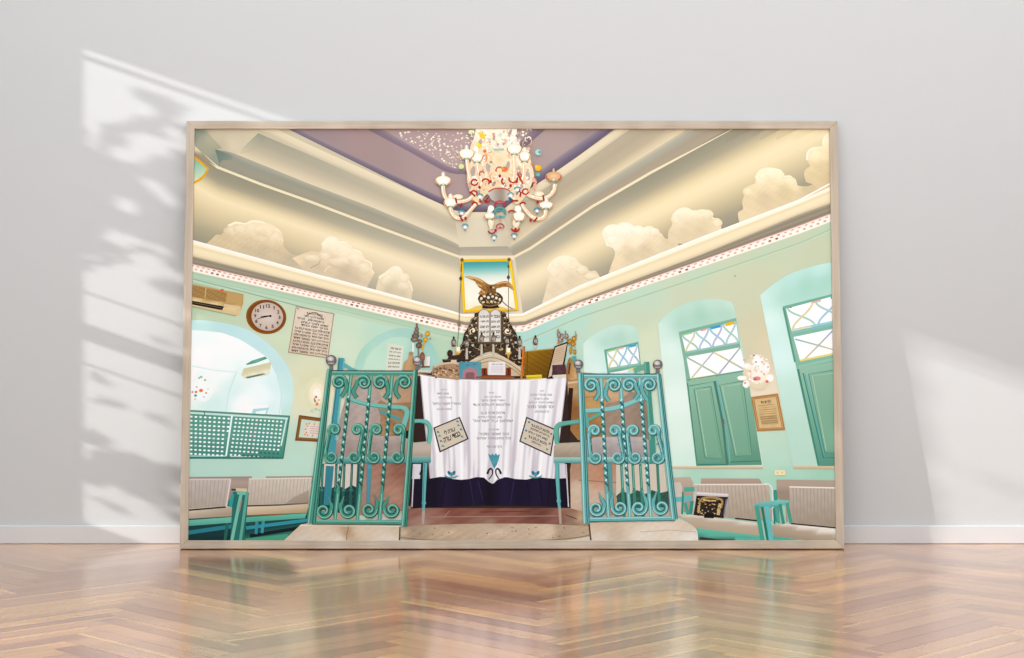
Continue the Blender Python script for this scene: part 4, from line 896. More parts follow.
# ------------------------------------------------------------ reading desk, its skirt and side panels
item('pictured_reading_desk', 'carved beige stone reading desk behind the gates')
poly([(414, 372), (575, 370), (580, 375), (584, 440), (580, 508), (404, 508), (404, 372)], '3a2a22', 30)
poly([(352, 376), (417, 372), (421, 378), (419, 412), (350, 415)], noisy(idw((360, 385, 'b99f82'), (385, 380, 'bda488'), (410, 380, 'b59470'), (385, 400, 'c2ab92'), (410, 402, 'b59272')), .015, 4, .8, .8), 4)
poly([(372, 404), (418, 402), (414, 508), (368, 516), (336, 512), (344, 462)], noisy(idw((376, 412, 'b18c6a'), (400, 425, '9c6f48'), (385, 436, 'b08a66'), (405, 440, '8a623f'), (380, 470, 'a87c68'), (400, 470, '8f6252'), (395, 495, 'ad8370'), (410, 490, '9b6b58'), (360, 480, 'a5897a')), .02, 6, .9, .9), 4)
poly([(567, 376), (580, 372), (650, 378), (652, 420), (600, 440), (578, 440), (570, 430)], noisy(idw((574, 385, 'b99468'), (590, 385, 'c7a67c'), (610, 390, 'cdb08c'), (635, 385, 'c9b090'), (575, 410, '8a5c34'), (590, 405, 'c2995f'), (610, 405, 'c7a074'), (590, 425, 'a6733f'), (615, 425, 'b98b58')), .015, 3, .9, .8), 4)
poly([(566, 463), (585, 462), (640, 464), (646, 518), (584, 512), (570, 508)], noisy(idw((574, 470, 'b08a70'), (580, 490, 'd2bba4'), (595, 475, 'bd8f72'), (605, 470, 'b98668'), (600, 500, 'd0b49e'), (625, 480, 'c9a890'), (615, 510, 'b98e74'), (640, 500, 'a98670')), .015, 2, .9, .8), 4)
lay(); line([(571, 388), (567, 440), (568, 508)], 4.5, '2c1a14', 5.5); line([(417, 376), (415, 410), (412, 480), (408, 506)], 4.0, '33201a', 5.0); line([(578, 480), (640, 484)], .8, '8c6a54')
line([(568, 383), (580, 381.5)], 2.0, 'd8bd92'); line([(418, 375.5), (421, 372)], 2.5, 'c9a67c'); line([(578, 398), (600, 396)], .8, '98744e'); line([(400, 436), (412, 434)], 8, '1c1412')
poly([(437, 380), (452, 366), (466, 361), (484, 354.5), (486, 352), (489, 350.4), (496, 350.4), (498.5, 353), (510, 358.5), (521, 367), (526, 374), (526, 382), (437, 382)], noisy(idw((470, 363, 'c7b292'), (490, 354, 'c9bda8'), (495, 358, 'd6c4a6'), (480, 360, 'd2bf9e'), (510, 364, 'd3bf9e'), (520, 372, 'c9b28e'), (460, 372, 'b59a78'), (485, 370, 'c9b08a')), .012, 3, 1.2, 1.2), 3)
lay()
for d in (0, 3.2, 6.6): line(smooth([(470, 362 + d), (482, 356.5 + d), (493, 354.6 + d), (506, 358.6 + d), (516, 365 + d), (523, 371.5 + d)]), .7, '8e7452' if d else 'e6d8c0')
item('pictured_altar_curtain', 'white embroidered curtain with a dark purple hem')
top = smooth([(420, 374), (432, 376.3), (449.5, 378.2), (489, 379.6), (528.6, 379), (550, 377), (567.3, 375)], 4)
poly(smooth([(419, 376), (412, 480), (411, 508)], 3) + [(432, 507.3), (484, 505.6), (540, 506.3), (569, 507.5)] + [(568, 480), (571, 464), (566, 376)], '33241f')
bot = [(411.5, 479), (430, 478.6), (440, 476.8), (446, 477), (454, 479.2), (462, 479.8), (470, 479), (478, 477), (484, 477.6), (489, 482), (493, 484), (497, 480), (505, 477), (514, 479), (526.6, 479.6), (536.5, 477), (546, 478), (555, 478.8), (568, 478)]
LT = [(420, 374), (422.5, 400), (424, 420), (427, 450), (430, 478)]
fold = [(.0, 'cdc7c8'), (.06, 'dcd8d8')]
lay()
def foldc(u, v):
    s = math.sin(u * 71 + 2.4 * v) * .4 + math.sin(u * 163 + 3 * v + 1) * .35 + math.sin(u * 39 - 2.2 * v) * .35 + .15
    return mix(mix('e2dfe2', 'd2ccd2', v), 'fcfafa', .6 + .4 * s) if s > 0 else mix(mix('e4e0e2', 'd4ced3', v), 'beb6bf', min(1, -s * (.35 + .7 * v)))
TT, BB = top, [(430, 478.6)] + bot[2:18]
NU, NV = 74, 10
Lx = lambda v: at_t([(420, 374), (424, 420), (428, 455), (430, 479)], v); Rx = lambda v: at_t([(567.3, 375), (562, 420), (557, 460), (555, 479)], v)
G = []
for j in range(NV + 1):
    v = j / NV; r = []
    for i in range(NU + 1):
        u = i / NU; a, b = at_t(TT, u), at_t(BB, u)
        x = Lx(v)[0] * (1 - u) + Rx(v)[0] * u; y = a[1] + (b[1] - a[1]) * v
        r.append(vert((x, y), foldc(u, v)))
    G.append(r)
for j in range(NV):
    for i in range(NU): face([G[j][i], G[j][i + 1], G[j + 1][i + 1], G[j + 1][i]])
poly([(413, 464), (421, 464), (420, 480), (412, 480)], 'd9d6dc'); poly([(556, 463), (565, 463), (568, 506), (564, 480), (557, 480)], 'd5d0d6', up=False)
poly(bot + [(569, 507.2), (540, 506.2), (484, 505.6), (432, 507.2), (411, 508.5)], lin((411, 490), (569, 490), (0, '1c1526'), (.15, '181122'), (.22, '221932'), (.3, '191228'), (.42, '1f1730'), (.5, '130d1c'), (.58, '211834'), (.7, '1a122a'), (.8, '211832'), (1, '150f20')), 3)
lay()
for x0, x1 in ((445, 441), (462, 460), (470, 474), (478, 484), (514, 510), (527, 530), (540, 543), (550, 548)): line([(x0, 481), (x1, 505.5)], 1.6, rnd.choice(('150e24', '2a2142', '261d3c')), .8)
line([(493, 484), (487, 496), (482, 504)], 2.2, '140d20', 1)
line([(414, 466), (412, 507)], 1.6, 'ccc6cf', 1.0); line([(566, 464), (568.5, 507)], 1.2, 'cfc9cf')
line(top, 1.3, 'a29a8a'); line([(q[0], q[1] + 1.1) for q in top], 1.0, 'f8f6f4'); line([(420.6, 376), (424.4, 420), (428.4, 455), (430, 476)], 1.0, 'b8b0b4'); line([(566.6, 378), (561.6, 420), (556.6, 460), (555, 477)], .9, 'b9b1b6')
TXT = 'a09ca2'
def tl(s, x0, x1, y, h=2.5, c=TXT): text(s, [(x0, y - h / 2), (x1, y - h / 2), (x1, y + h / 2), (x0, y + h / 2)], c)
for i, (x0, x1, y, h) in enumerate(((489, 494, 392.6, 2), (484, 501, 397, 2.6), (481, 505, 400.8, 2.6), (473, 510, 404.4, 2.8), (481, 505, 413, 2.6), (478, 502, 417, 2.6), (473, 513, 420.6, 3), (489, 499, 429.6, 2.6), (479, 509, 434, 2.6), (477, 511, 438, 2.8), (487, 502, 447, 2.8),
        (441, 447, 389.6, 1.8), (437, 449, 393.4, 2.2), (438, 452, 397.6, 2.4), (432, 461, 404, 3), (437, 452, 409, 2.2), (540, 544, 391, 1.8), (530.5, 552, 394.6, 2.6), (534, 549, 398.6, 2.4), (529, 554, 402.6, 2.8), (527, 554, 406.8, 2.8), (535, 549, 411.4, 2.6))):
    tl(WORDS[(i * 5) % 12], x0, x1, y, h)
line([(451, 397), (452, 408)], .5, 'a9a5aa')
lay()
# embroidered flowers
poly([(488, 453.6), (491, 455.4), (492.4, 453.2), (494.2, 455.6), (496, 453), (497.2, 455.4), (500, 454), (498.6, 460), (496.6, 465), (494.4, 468.6), (491.8, 464), (489.8, 459)], lin((490, 454), (496, 468), (0, '2f8ea8'), (.6, '4aa0ac'), (1, '2f7f8c')), 3); lay()
line(smooth([(487.4, 474), (488.6, 470.5), (490.6, 468.6), (492.4, 470.4), (492, 475), (488.5, 479.4)]), 2.2, '1a1626', 1.0); line(smooth([(501, 474), (499.6, 470.5), (497.6, 468.6), (495.8, 470.4), (496.4, 475), (499.4, 479.4)]), 2.2, '1a1626', 1.0)
line(smooth([(420, 475), (421, 472), (423, 470.6), (424, 473), (422.6, 478)]), 1.8, '1a1626')
for cx in (451.5, 535.5):
    for dx, dy, r, c in ((-2.3, -1, 30, '1f6f8e'), (2.3, -1, -30, '1f6f8e'), (0, .6, 0, '3a98a4')): ell(cx + dx, 474 + dy, 1.5, 2.5, c, n=9, rot=-r, up=False)
    line(smooth([(cx - 6.5, 475.6), (cx - 4, 477), (cx, 477.8), (cx + 4, 477), (cx + 6.5, 475.6)]), 1.3, '3c9c94')
item('pictured_embroidered_placard', 'tilted cream placard with dark writing on the left of the curtain')
q = [(433.3, 427.6), (459.8, 416.7), (468.8, 439), (439.6, 452.6)]
poly(q, '241c26'); q2 = sub(q, .045, .05, .955, .95); poly(q2, 'd3c6b2'); lay()
text(heb('עורה לי'), sub(q2, .3, .24, .72, .46), '2a2426'); text(heb('כבודי עורה'), sub(q2, .2, .54, .84, .76), '2a2426')
for u, v, c in ((.08, .2, '2c7f9c'), (.1, .62, '2c7f9c'), (.9, .1, '2f7f92'), (.92, .5, '2f7f92'), (.12, .85, '4a9a7c'), (.86, .82, '4a9a7c'), (.88, .28, '4a9a7c'), (.1, .38, '4a9a7c')): ell(*inq(q2, u, v), 1.2, 1.1, c, n=8, up=False); line([inq(q2, u, v), inq(q2, u + .06, v + .08)], .7, '5aa088')
item('pictured_embroidered_placard', 'tilted cream placard with dark writing on the right of the curtain')
q = [(526.3, 416.6), (555.4, 429), (551, 456.3), (519.2, 441.6)]
poly(q, '241c26'); q2 = sub(q, .04, .05, .96, .95); poly(q2, 'd3c6b2'); lay()
for i, (u0, u1) in enumerate(((.2, .86), (.2, .9), (.16, .84), (.2, .84), (.34, .66))): text(WORDS[(i * 4 + 3) % 12], sub(q2, u0, .1 + i * .165, u1, .23 + i * .165), '2a2426')
for u, v, c in ((.1, .12, '2c7f9c'), (.08, .5, '2c7f9c'), (.93, .2, '2f7f92'), (.93, .6, '2f7f92'), (.12, .82, '4a9a7c'), (.88, .86, '4a9a7c')): ell(*inq(q2, u, v), 1.2, 1.1, c, n=8, up=False)
# ------------------------------------------------------------ painting, eagle, crown and tablets
item('pictured_painting', 'yellow framed panel of painted sky above the ark')
q = [(460.4, 259.4), (511.2, 258.6), (518.8, 310.4), (463, 312.6)]
poly(q, 'eab616'); q2 = [(463.2, 262), (509, 261.4), (515.4, 308.6), (465.6, 309.8)]
poly(q2, lin((488, 261.5), (490, 309), (0, '2f9f9f'), (.1, '52b0ac'), (.22, '9cd0c4'), (.32, 'd8e6d6'), (.45, 'f4f2e0'), (.8, 'fdf6e2'), (1, 'f7ecc8')), 3)
poly([(468, 310), (476, 306), (482, 305), (500, 306.5), (511, 309.3)], 'ecc86a'); lay(); line(smooth([(502, 301), (505, 304), (509, 307), (513, 309)]), 1.1, '5a74b0'); line([(509.4, 260), (517.4, 309.8)], 2.0, 'f5cf1e'); line([(461, 261), (464, 311.6)], 2.0, 'f2c816')
item('pictured_hanging_chain', 'thin chain with beads at the left of the painting')
lay(); line([(461.8, 259), (461.2, 279), (459.8, 300), (459, 326)], .8, '8c7a5c'); ell(462, 260, 1.8, 2, '7a5c30', n=8); poly([(460.8, 275.4), (462.6, 278.6), (460.9, 281.6), (459, 278.6)], '5e4426'); line([(461.5, 264), (461.2, 272)], 1.4, '8a6a2a'); ell(459, 324, 1.8, 2.8, '8c7a62', n=10); line([(459, 326), (457, 352)], .6, '7d8068')
item('pictured_hanging_chain', 'thin chain with beads at the right of the painting')
lay(); line([(509, 259), (508.6, 278), (508.4, 300), (508.6, 326)], .8, '857458'); ell(509, 259.6, 1.8, 2, '7a5c30', n=8); poly([(508.4, 274.4), (510.2, 277.4), (508.4, 280.4), (506.6, 277.4)], '5e4426'); ell(508.4, 266.5, 1.2, 1.6, '6a4c26', n=8); line([(508.6, 318), (508.6, 326)], 1.4, '7a6a50')
BR1, BR2 = '3a2c22', 'a58a60'
item('pictured_ark_ornament', 'dark bronze openwork scrolls around the tablets')
def scrolls(spots, c=BR1, c2=BR2):
    for x, y, r, a, w in spots: spiral(x, y, r, a, 1.3, w, c)
    lay()
    for x, y, r, a, w in spots: ring(x, y, r * .86, r * .86, .55, c2, a, a + 130, 8)
SIL = [(10.5, 311), (14, 313.5), (17, 318), (19.5, 323), (22, 327), (26, 333), (27.6, 340), (28.5, 345), (31.5, 350), (34, 357), (35.5, 364.5), (28, 366), (22, 362), (14, 357), (6, 353), (-.4, 351.5), (-.4, 342), (11, 342)]
for s in (-1, 1):
    poly([(490.3 + s * x, y) for x, y in SIL], noisy(idw((490 + s * 14, 320, '5c4834'), (490 + s * 20, 335, '44352a'), (490 + s * 22, 350, '3c2f26'), (490 + s * 5, 345, '54442f'), (490 + s * 30, 360, '33281f')), .03, 3, 1.6, 1.4), 2)
lay()
for s in (-1, 1):
    for dx, y, r, c in ((14.5, 317.5, 1.0, 'e6d4ae'), (18.6, 325.4, 1.1, 'e9d9b6'), (14, 323, .9, 'e2d2b0'), (17.4, 331, 3.6, 'efe4c8'), (23.4, 336, 1.5, 'b9cdb0'), (15, 338, 1.5, 'b3c8b0'), (20.4, 340, 1.3, 'a9c4ae'), (25.4, 342.6, 1.3, 'aac5ae'), (17.4, 345.4, 1.5, 'b2c6ac'), (23, 347, 1.4, 'a7c2ac'), (28.8, 351, 1.3, 'b0c6ac'), (11.6, 349, 1.3, 'c6bda0'), (20, 352.4, 1.4, 'b0c0a4'), (26, 356, 1.4, 'aec3aa'), (31.6, 358.4, 1.1, 'b0c6ac'), (6, 345.6, 1, 'cabfa4'), (29, 362, 1.0, 'b9bfa0'), (13.6, 330, 1.0, 'd8c8a6')):
        ell(490.3 + s * dx, y, r, r * .9, c, n=8, up=False)
S = []
for s in (-1, 1):
    for dx, y, r, a in ((13.5, 315, 2.4, 200), (16.4, 321, 2.8, 20), (20, 327.5, 2.2, 90), (17.4, 331, 5.2, 40), (24.5, 338, 2.8, 200), (17.5, 340, 3.4, 120), (26.5, 346.5, 3.0, 10), (20.5, 348.5, 3.8, 80), (13.2, 346, 3.2, 140), (30, 354, 2.8, 230), (24.6, 356.5, 3.6, 40), (17.5, 354, 2.8, 160), (8.5, 347, 2.6, 20), (3.4, 345, 2.0, 80), (31.5, 361, 2.4, 10)):
        S.append((490.3 + s * dx, y, r, a if s > 0 else 180 - a, 1.5))
lay(); scrolls(S, '2c211a', 'a98d62'); lay()
for s in (-1, 1):
    for x, y in ((14, 328), (21, 340), (27, 350), (24, 362), (10, 350), (20, 334), (28.6, 358), (15.4, 319), (22.4, 344)): ell(490.3 + s * x, y, 1.1, .9, rnd.choice(('c2a878', '8c7248', 'b49868')), n=7, up=False)
line([(478, 343.2), (502, 343.2)], 1.4, '57452e')
item('pictured_stone_tablets', 'pair of pale round-topped tablets of the law with dark writing')
for x0, x1 in ((478.6, 489.6), (490.4, 500.6)):
    m, r = (x0 + x1) / 2, (x1 - x0) / 2
    P = [(x0 - .3 * (x0 < 480), 342), (x0, 314.5)] + [(m - r * math.cos(R(a)), 314.5 - 5 * math.sin(R(a))) for a in range(15, 180, 15)] + [(x1, 314.5), (x1 + .4 * (x1 > 500), 342)]
    poly(P, lin((m, 309), (m, 342), (0, 'd8d2c8'), (.4, 'e9e5dc'), (1, 'ddd5c6'))); lay(); line(P + [P[0]], .7, '8a7a64')
lay()
for i, (a, b) in enumerate((('לא תרצח', 'אנכי יי'), ('לא תנאף', 'לא יהיה'), ('לא תגנב', 'לא תשא'), ('לא תענה', 'זכור את'), ('לא תחמד', 'כבד את'))):
    y = 315 + i * 5.1
    text(heb(a), [(479.8, y), (488.8, y), (488.8, y + 2.9), (479.8, y + 2.9)], '1f1a1c'); text(heb(b), [(491.2, y), (499.8, y), (499.8, y + 2.9), (491.2, y + 2.9)], '1f1a1c')
item('pictured_crown', 'openwork bronze crown above the tablets')
poly(smooth([(477.8, 299), (479.6, 295), (484, 292.4), (491, 291.4), (498, 292.6), (501.6, 295.6), (503, 299), (501, 303.4), (498, 305.4), (498.6, 308), (483, 308.6), (482.6, 305.6), (479.6, 303)], 4), noisy('443222', .03, 4, 1.5, 1.5), 2); lay()
for x, y, rx, ry in ((481.4, 298.6, 1.3, 1.6), (484.6, 296.4, 1.4, 1.2), (488.4, 297.6, 1.5, 1.6), (492.6, 296.6, 1.3, 1.4), (496.4, 298, 1.5, 1.5), (499.8, 299.4, 1.2, 1.6), (483.4, 302.2, 1.4, 1.0), (487.4, 302, 1.4, 1.1), (491.4, 301.6, 1.3, 1.2), (495.2, 302.2, 1.4, 1.0), (498.6, 302.8, 1.0, 1.0), (490.6, 294, 1.2, .8), (496, 294.4, 1.0, .8)): ell(x, y, rx, ry, rnd.choice(('e8dcbc', 'cdbb92', 'efe2c4', 'b89c68')), n=9, rot=rnd.uniform(-60, 60), up=False)
for p in (((479.6, 300), (483, 304.4)), ((486, 299.6), (489.6, 303.6)), ((494.4, 299), (492, 303.8)), ((501, 300), (497.4, 304.4)), ((482, 296), (487, 293.4)), ((493, 293.2), (499, 296))): line(list(p), .8, 'b3925c')
line(smooth([(483, 306.6), (490.6, 308), (498.4, 306)]), 1.2, '2a1c12'); line(smooth([(483, 304.8), (490.6, 306), (498.4, 304.4)]), .7, '9a7c4e')
item('pictured_eagle', 'gilded eagle with spread wings on top of the crown')
EG = smooth([(464.4, 276.8), (468, 276), (473, 276.8), (478.5, 278.2), (483, 280.6), (486.4, 283), (489.6, 284.6), (494, 284.4), (498, 282.8), (503, 281.4), (507.6, 281.4), (510.6, 283.4), (513.2, 287), (514, 290.6), (511.4, 289.4), (508.4, 287.2), (503.6, 287), (499.4, 288), (496.4, 288.8), (496, 291.6), (494.4, 294), (490, 293.4), (487.6, 292.6), (484.6, 294.4), (478.4, 294.2), (480, 291.4), (481.4, 289), (479, 287.6), (477, 284.6), (474.8, 281.6), (470, 279.4)], 4)
poly(EG, idw((468, 277.4, 'c8924e'), (476, 279.4, 'd09a52'), (480, 283.6, 'b07a3c'), (484, 288, 'a06e36'), (481, 293, 'c08640'), (490, 287.6, '5e3f22'), (492, 291.6, '6e4c28'), (497, 285.4, 'b07c40'), (504, 284, 'a87238'), (511, 286.4, 'd0a05c'), (486, 284, 'b88446')), 2); lay()
for p in (((473, 279), (481, 283.6)), ((476, 282.6), (484, 287.6)), ((479.6, 287), (486, 290.6)), ((481, 291.6), (486, 290)), ((499, 286), (507, 283.8)), ((504, 285.6), (511.6, 287.4)), ((486, 285), (489, 291))): line(list(p), .8, '6a4420', .5)
for p in (((467, 277), (476, 278.4), (483, 282.2)), ((497, 284), (503, 282.4), (508, 282.6)), ((480.6, 289.4), (485, 292.6)), ((477.4, 284), (482, 286.6))): line(list(p), .8, 'e8bd7a')
ell(491, 287.6, 1.5, 1.5, '3d2a18', '54381e', n=10); ell(493.4, 287.6, 1.2, 1.0, 'd8c49a', n=8)
# ------------------------------------------------------------ things standing on the desk
for x, y, h in ((453.8, 345, 14), (466.8, 346, 14), (481.6, 342, 16), (493.4, 342, 16), (507, 343, 12), (519.6, 345, 15), (535.4, 343.4, 13)):
    item('pictured_finial', 'small silver finial on the desk top')
    line([(x, y + h * .1), (x, y + h * (.95 if x < 530 else .4))], 1.8, 'cbbda8', 2.6); lay()
    ell(x, y - h * .16, 2.5, h * .32, 'a8968a', '4c4038', n=12); ell(x, y - h * .52, 1.1, 1.5, '3a3430', n=8, up=False)
    ell(x - .5, y - h * .2, .9, 1.4, 'e0d2c4', '8c7c70', n=8); lay(); line([(x - 2.2, y + h * .06), (x + 2.2, y + h * .06)], .7, '3a302a'); line([(x + 1, y - h * .3), (x + 1.6, y)], .7, 'c9b8a8')
for x, y in ((458, 349), (508.2, 350)):
    item('pictured_oil_lamp', 'small brass oil lamp with a lit white cup')
    poly([(x - 2.6, y + 2.4), (x + 3.2, y + 2.4), (x + 1, y + 6.5), (x + .6, y + 9), (x - .4, y + 9), (x - .6, y + 6.5)], 'c8963e'); poly([(x - 1.6, y - 2), (x + 2.2, y - 2), (x + 2, y + 2.6), (x - 1.4, y + 2.6)], 'fff0c4'); lay(); line([(x - 2, y + 3.4), (x + 2.6, y + 3.4)], .7, 'f0c878')
item('pictured_shelf_bracket', 'dark carved bracket with round knobs')
poly([(442, 359.4), (460, 359), (459, 362.4), (443.5, 362.6)], '2a1e18'); ell(450, 353.5, 2.8, 3.6, '4a3628', '241a16'); poly([(449, 356), (464, 354), (464, 360), (447, 360)], '3a2b22', up=True); ell(463, 353, 2, 3, '33261e'); lay(); line([(444, 360), (458, 359.8)], .7, '6a523c'); poly([(451, 360), (456.5, 360), (456.6, 364), (451, 364)], 'd6c8b0')
item('pictured_stone_bust', 'brown rough carved stones at the left end of the desk')
poly(smooth([(432, 375), (433, 367.5), (438, 364.4), (446, 363), (455, 362.6), (460, 364), (461, 379), (448, 378.4), (436, 376.6)], 3), 'ad8a68'); lay()
for i in range(90): ell(rnd.uniform(433.5, 459.5), rnd.uniform(366, 377.6), rnd.uniform(.6, 1.7), rnd.uniform(.5, 1.1), rnd.choice(('7d5c40', 'c9a888', '946e4e', 'd8bc9c', '5e4430', 'a98560')), n=6, up=False)
line(smooth([(434, 367), (440, 364.4), (452, 362.8), (460, 364)]), 1.8, 'd3bea0')
item('pictured_torah_finial', 'tall dark silver scroll finial with tiered bells')
line([(413, 343), (413, 352)], 2.2, 'e8e6e2'); line([(418.4, 346), (418.6, 356)], 1.6, '8a7c6c')
for x, y, rx, ry, c, d in ((416.8, 325.5, 1.1, 2.6, '8a7460', '6a5848'), (416.8, 329, 2.0, 2.2, '9a8470', '5f4e40'), (416.4, 332.6, 2.8, 2.2, 'a08a76', '5c4b3e'), (415.6, 336, 3.8, 2.4, '937c68', '54443a'), (414.6, 339.5, 3.9, 2.6, 'a8927c', '57463a'), (420, 341.4, 2.2, 2.4, '97826e', '5a4a3c'), (418.8, 345.6, 3.2, 3, '8c7662', '4c3e34'), (421.6, 335.8, 1.2, 2, 'cda048', 'a87a2c')): ell(x, y, rx, ry, c, d, n=12)
item('pictured_torah_finial', 'gilded scroll finial leaning beside the silver one')
for x, y, rx, ry, r in ((427.4, 333.8, 2.4, 2.6, 20), (425.4, 339.6, 2.6, 2.3, 10)): ell(x, y, rx, ry, 'f2c050', 'b98018', n=12, rot=r)
lay(); poly([(426, 332.4), (429.4, 330.6), (429, 333)], 'c99a38'); line([(424.4, 342), (422, 350.5)], 1.9, 'e0a838', 1.5); ell(430.2, 338.8, .9, .9, '8a7248', n=7)
item('pictured_vase', 'brown vases and a white cup on the desk corner')
poly(smooth([(402.6, 370.4), (404, 362.5), (408, 358.8), (408.6, 355), (413, 355), (413.4, 359.6), (416, 364), (416, 370.4)], 3), lin((403, 360), (416, 362), (0, 'b48e60'), (.5, 'c9a578'), (1, 'a67c50')), 4); ell(411, 353.6, 2.4, 2, 'a68660', n=8)
item('pictured_goblet', 'brown goblet beside a white cup on a cloth covered ledge')
ell(422.4, 357, 2.7, 5, 'a8704a', '7a4a2e', n=12); line([(422.8, 361), (423, 366)], 1.6, '6a4630'); poly([(425, 357), (430, 356.4), (429.6, 366.4), (424.6, 366.8)], lin((425, 360), (430, 360), (0, 'd2c2b4'), (1, 'f4f0ec'))); line([(418, 371.4), (431, 372)], 3, 'd9cec0'); line([(419, 367), (430, 366.6)], 1.4, '6a5442'); line([(418.6, 372.8), (431.6, 373.4)], 1.2, '8c5c30')
item('pictured_book', 'blue covered book showing a pink gateway')
q = [(458.8, 361.8), (481.3, 361.8), (481, 379), (459.2, 378.6)]
poly(q, lin((459, 362), (480, 379), (0, '3f8ea2'), (1, '5a9fa8'))); lay(); poly([(462.6, 378.6), (463, 369.6), (466, 369.8), (467, 368), (468.6, 368.6), (469.6, 366.8), (471, 367), (472, 368.6), (474, 368), (475, 369.4), (477, 369), (477.4, 378.8)], 'b07f86'); lay(); poly([(465.4, 378.7), (465.6, 373.4), (467.4, 372.4), (473, 372.2), (474.6, 373.4), (474.8, 378.8)], '8a5a62'); line([(466, 365.2), (469.4, 365)], .6, '2a5a6a'); line([(473, 364.4), (476.4, 364.2)], .6, '2a5a6a')
item('pictured_card_stand', 'reddish wooden stand holding a white printed card')
poly([(481.5, 368.4), (487, 368), (487.4, 374.5), (505.6, 374.5), (506, 367.6), (511, 367.4), (511, 376.4), (514.6, 376.8), (514.4, 378.6), (476, 378.4), (476, 376.6), (481.6, 376.2)], '7c3a1e'); lay(); line([(477, 377.2), (514, 377.6)], 1.6, '9c5428'); line([(484.4, 369), (484.6, 375)], 1.6, '4a1c10'); line([(508.6, 369), (508.8, 375)], 1.6, '4a1c10')
q = [(488.6, 361.7), (505.2, 361.8), (505.4, 375.2), (488, 375)]
poly(q, 'e9e3e2'); lay(); text(WORDS[5], sub(q, .2, .14, .86, .25), '554a50')
for i in range(5): line([inq(q, .15, .38 + i * .1), inq(q, .87, .38 + i * .1)], .45, 'c4b6ba')
item('pictured_prayer_box', 'olive gold brocade covered box with an orange pole')
q = [(524.8, 351.6), (553.6, 348.8), (550.4, 378), (523.6, 377.6)]
poly(q, noisy(lin((525, 350), (545, 378), (0, '9a6e14'), (.5, '7c560e'), (1, '654406')), .04, 6, 1.2, 1.5), 1.6); lay(); line([(527.4, 352), (527, 377)], .8, '5e4208'); line([(525, 351.8), (553, 349)], 1.0, 'a8842c')
lay(); line([(523.8, 346.3), (523, 362), (521.4, 378.4)], 2.5, 'd8762a', 2.2); line([(524.6, 346.6), (522.6, 378)], .6, 'a44c14')
item('pictured_book', 'small bright yellow book on the desk')
poly([(525.6, 375.4), (541.6, 374.6), (542.2, 377), (541, 378.6), (527, 378.8)], 'e8cf28'); lay(); line([(526.6, 377.8), (541.4, 377)], 1.0, 'b89a1c')
item('pictured_framed_document', 'black bordered cream document leaning on the desk')
q = [(554.4, 346.6), (567.8, 341.8), (563.4, 366), (546.4, 378.4)]
poly([(554.4, 346.4), (568, 341.5), (563.8, 369), (553, 378.6), (546.4, 378.8)], '1f1a1c'); poly([(555.4, 347.4), (567, 343.4), (562.6, 365), (553, 366), (551.6, 376), (548, 377.6)], noisy('cdb698', .015, 3)); lay()
for i in range(7): line([(555.6 - i * .5, 350 + i * 2.1), (565.2 - i * .45, 346.6 + i * 2.2)], .5, 'a88c70')
poly([(552.2, 365.2), (565.4, 364.4), (566.6, 373.4), (552.4, 374.4)], noisy('51343a', .02, 2)); lay(); line([(552.6, 376.4), (566.6, 375.6)], 2.6, 'e0d4c2')
item('pictured_torah_finial', 'silver scroll finials standing behind the document')
for x, y, rx, ry in ((559, 334.8, 2, 3.6), (562, 336.8, 2.2, 3.4), (566.6, 336.4, 2.2, 3), (560.6, 340.4, 2.8, 2.2), (558, 331, .8, 2.4), (565.4, 332.6, .7, 2.2)): ell(x, y, rx, ry, 'b9a598', '74625a', n=10)
lay(); ell(558.6, 342.8, 1.4, 1.2, 'd8763a', n=7)
for i in range(12): ell(rnd.uniform(557.6, 568), rnd.uniform(333, 341), .6, .6, rnd.choice(('4c3e38', 'e0d2c6', '8a7468')), n=6, up=False)
item('pictured_torah_finial', 'gilded scroll finial at the right end of the desk')
for x, y, rx, ry in ((569.6, 341, 2.6, 2.2), (574, 338.8, 2.6, 2.8), (573, 344, 2.8, 2.6), (570.8, 350.6, 1.4, 4), (574.8, 352, 1.6, 2.8), (576, 335.6, 1.1, 1.6)): ell(x, y, rx, ry, 'd8a444', '97671e', n=11)
lay(); line([(575.6, 334), (575.6, 331)], .8, 'a8905a')
for i in range(12): ell(rnd.uniform(568.6, 576), rnd.uniform(338, 350), .6, .6, rnd.choice(('7a5418', 'f2cc74', '8c6420')), n=6, up=False)
item('pictured_carved_post', 'tan carved post at the right end of the desk')
poly(smooth([(566, 372.6), (567, 364), (569.6, 357.4), (572.6, 361), (575.4, 369), (576.4, 379), (566.4, 380)], 3), noisy(lin((566, 370), (577, 372), (0, '8a6438'), (.5, 'b98d56'), (1, 'cda87a')), .02, 2), 2); lay(); line([(568.6, 374), (570, 363)], 1.8, '5c3e20'); poly([(571.4, 356.6), (576, 356), (577, 362), (573.4, 363)], '4ca892')
# ------------------------------------------------------------ armchairs behind the gates
CH, CHd, CHl = '3e9d9a', '23706e', '6cc0b8'
item('pictured_armchair', 'turquoise armchair with grey upholstery behind the left gate')
poly([(346, 396), (358, 380), (372, 384), (381, 396), (380, 446), (338, 446), (340, 420)], noisy(lin((345, 400), (380, 405), (0, 'a4958c'), (.5, 'b5a69c'), (1, 'aa9a90')), .015, 4, 1.6, .3), 4)
poly([(376, 404), (381, 400), (404, 414), (402, 428), (380, 414)], 'a07c58')
poly([(336, 441), (345, 436), (402, 436), (414, 442), (414, 457), (333, 457)], noisy(lin((370, 437), (370, 457), (0, 'b2a49c'), (.3, 'a4958c'), (1, '9a8a80')), .02, 2, .8, 2), 4)
poly([(410, 443), (427, 441.4), (431.3, 445), (431, 457.5), (410, 458)], lin((420, 442), (420, 457), (0, 'b8aca4'), (.4, 'c4b6a6'), (1, 'a89886')), 4)
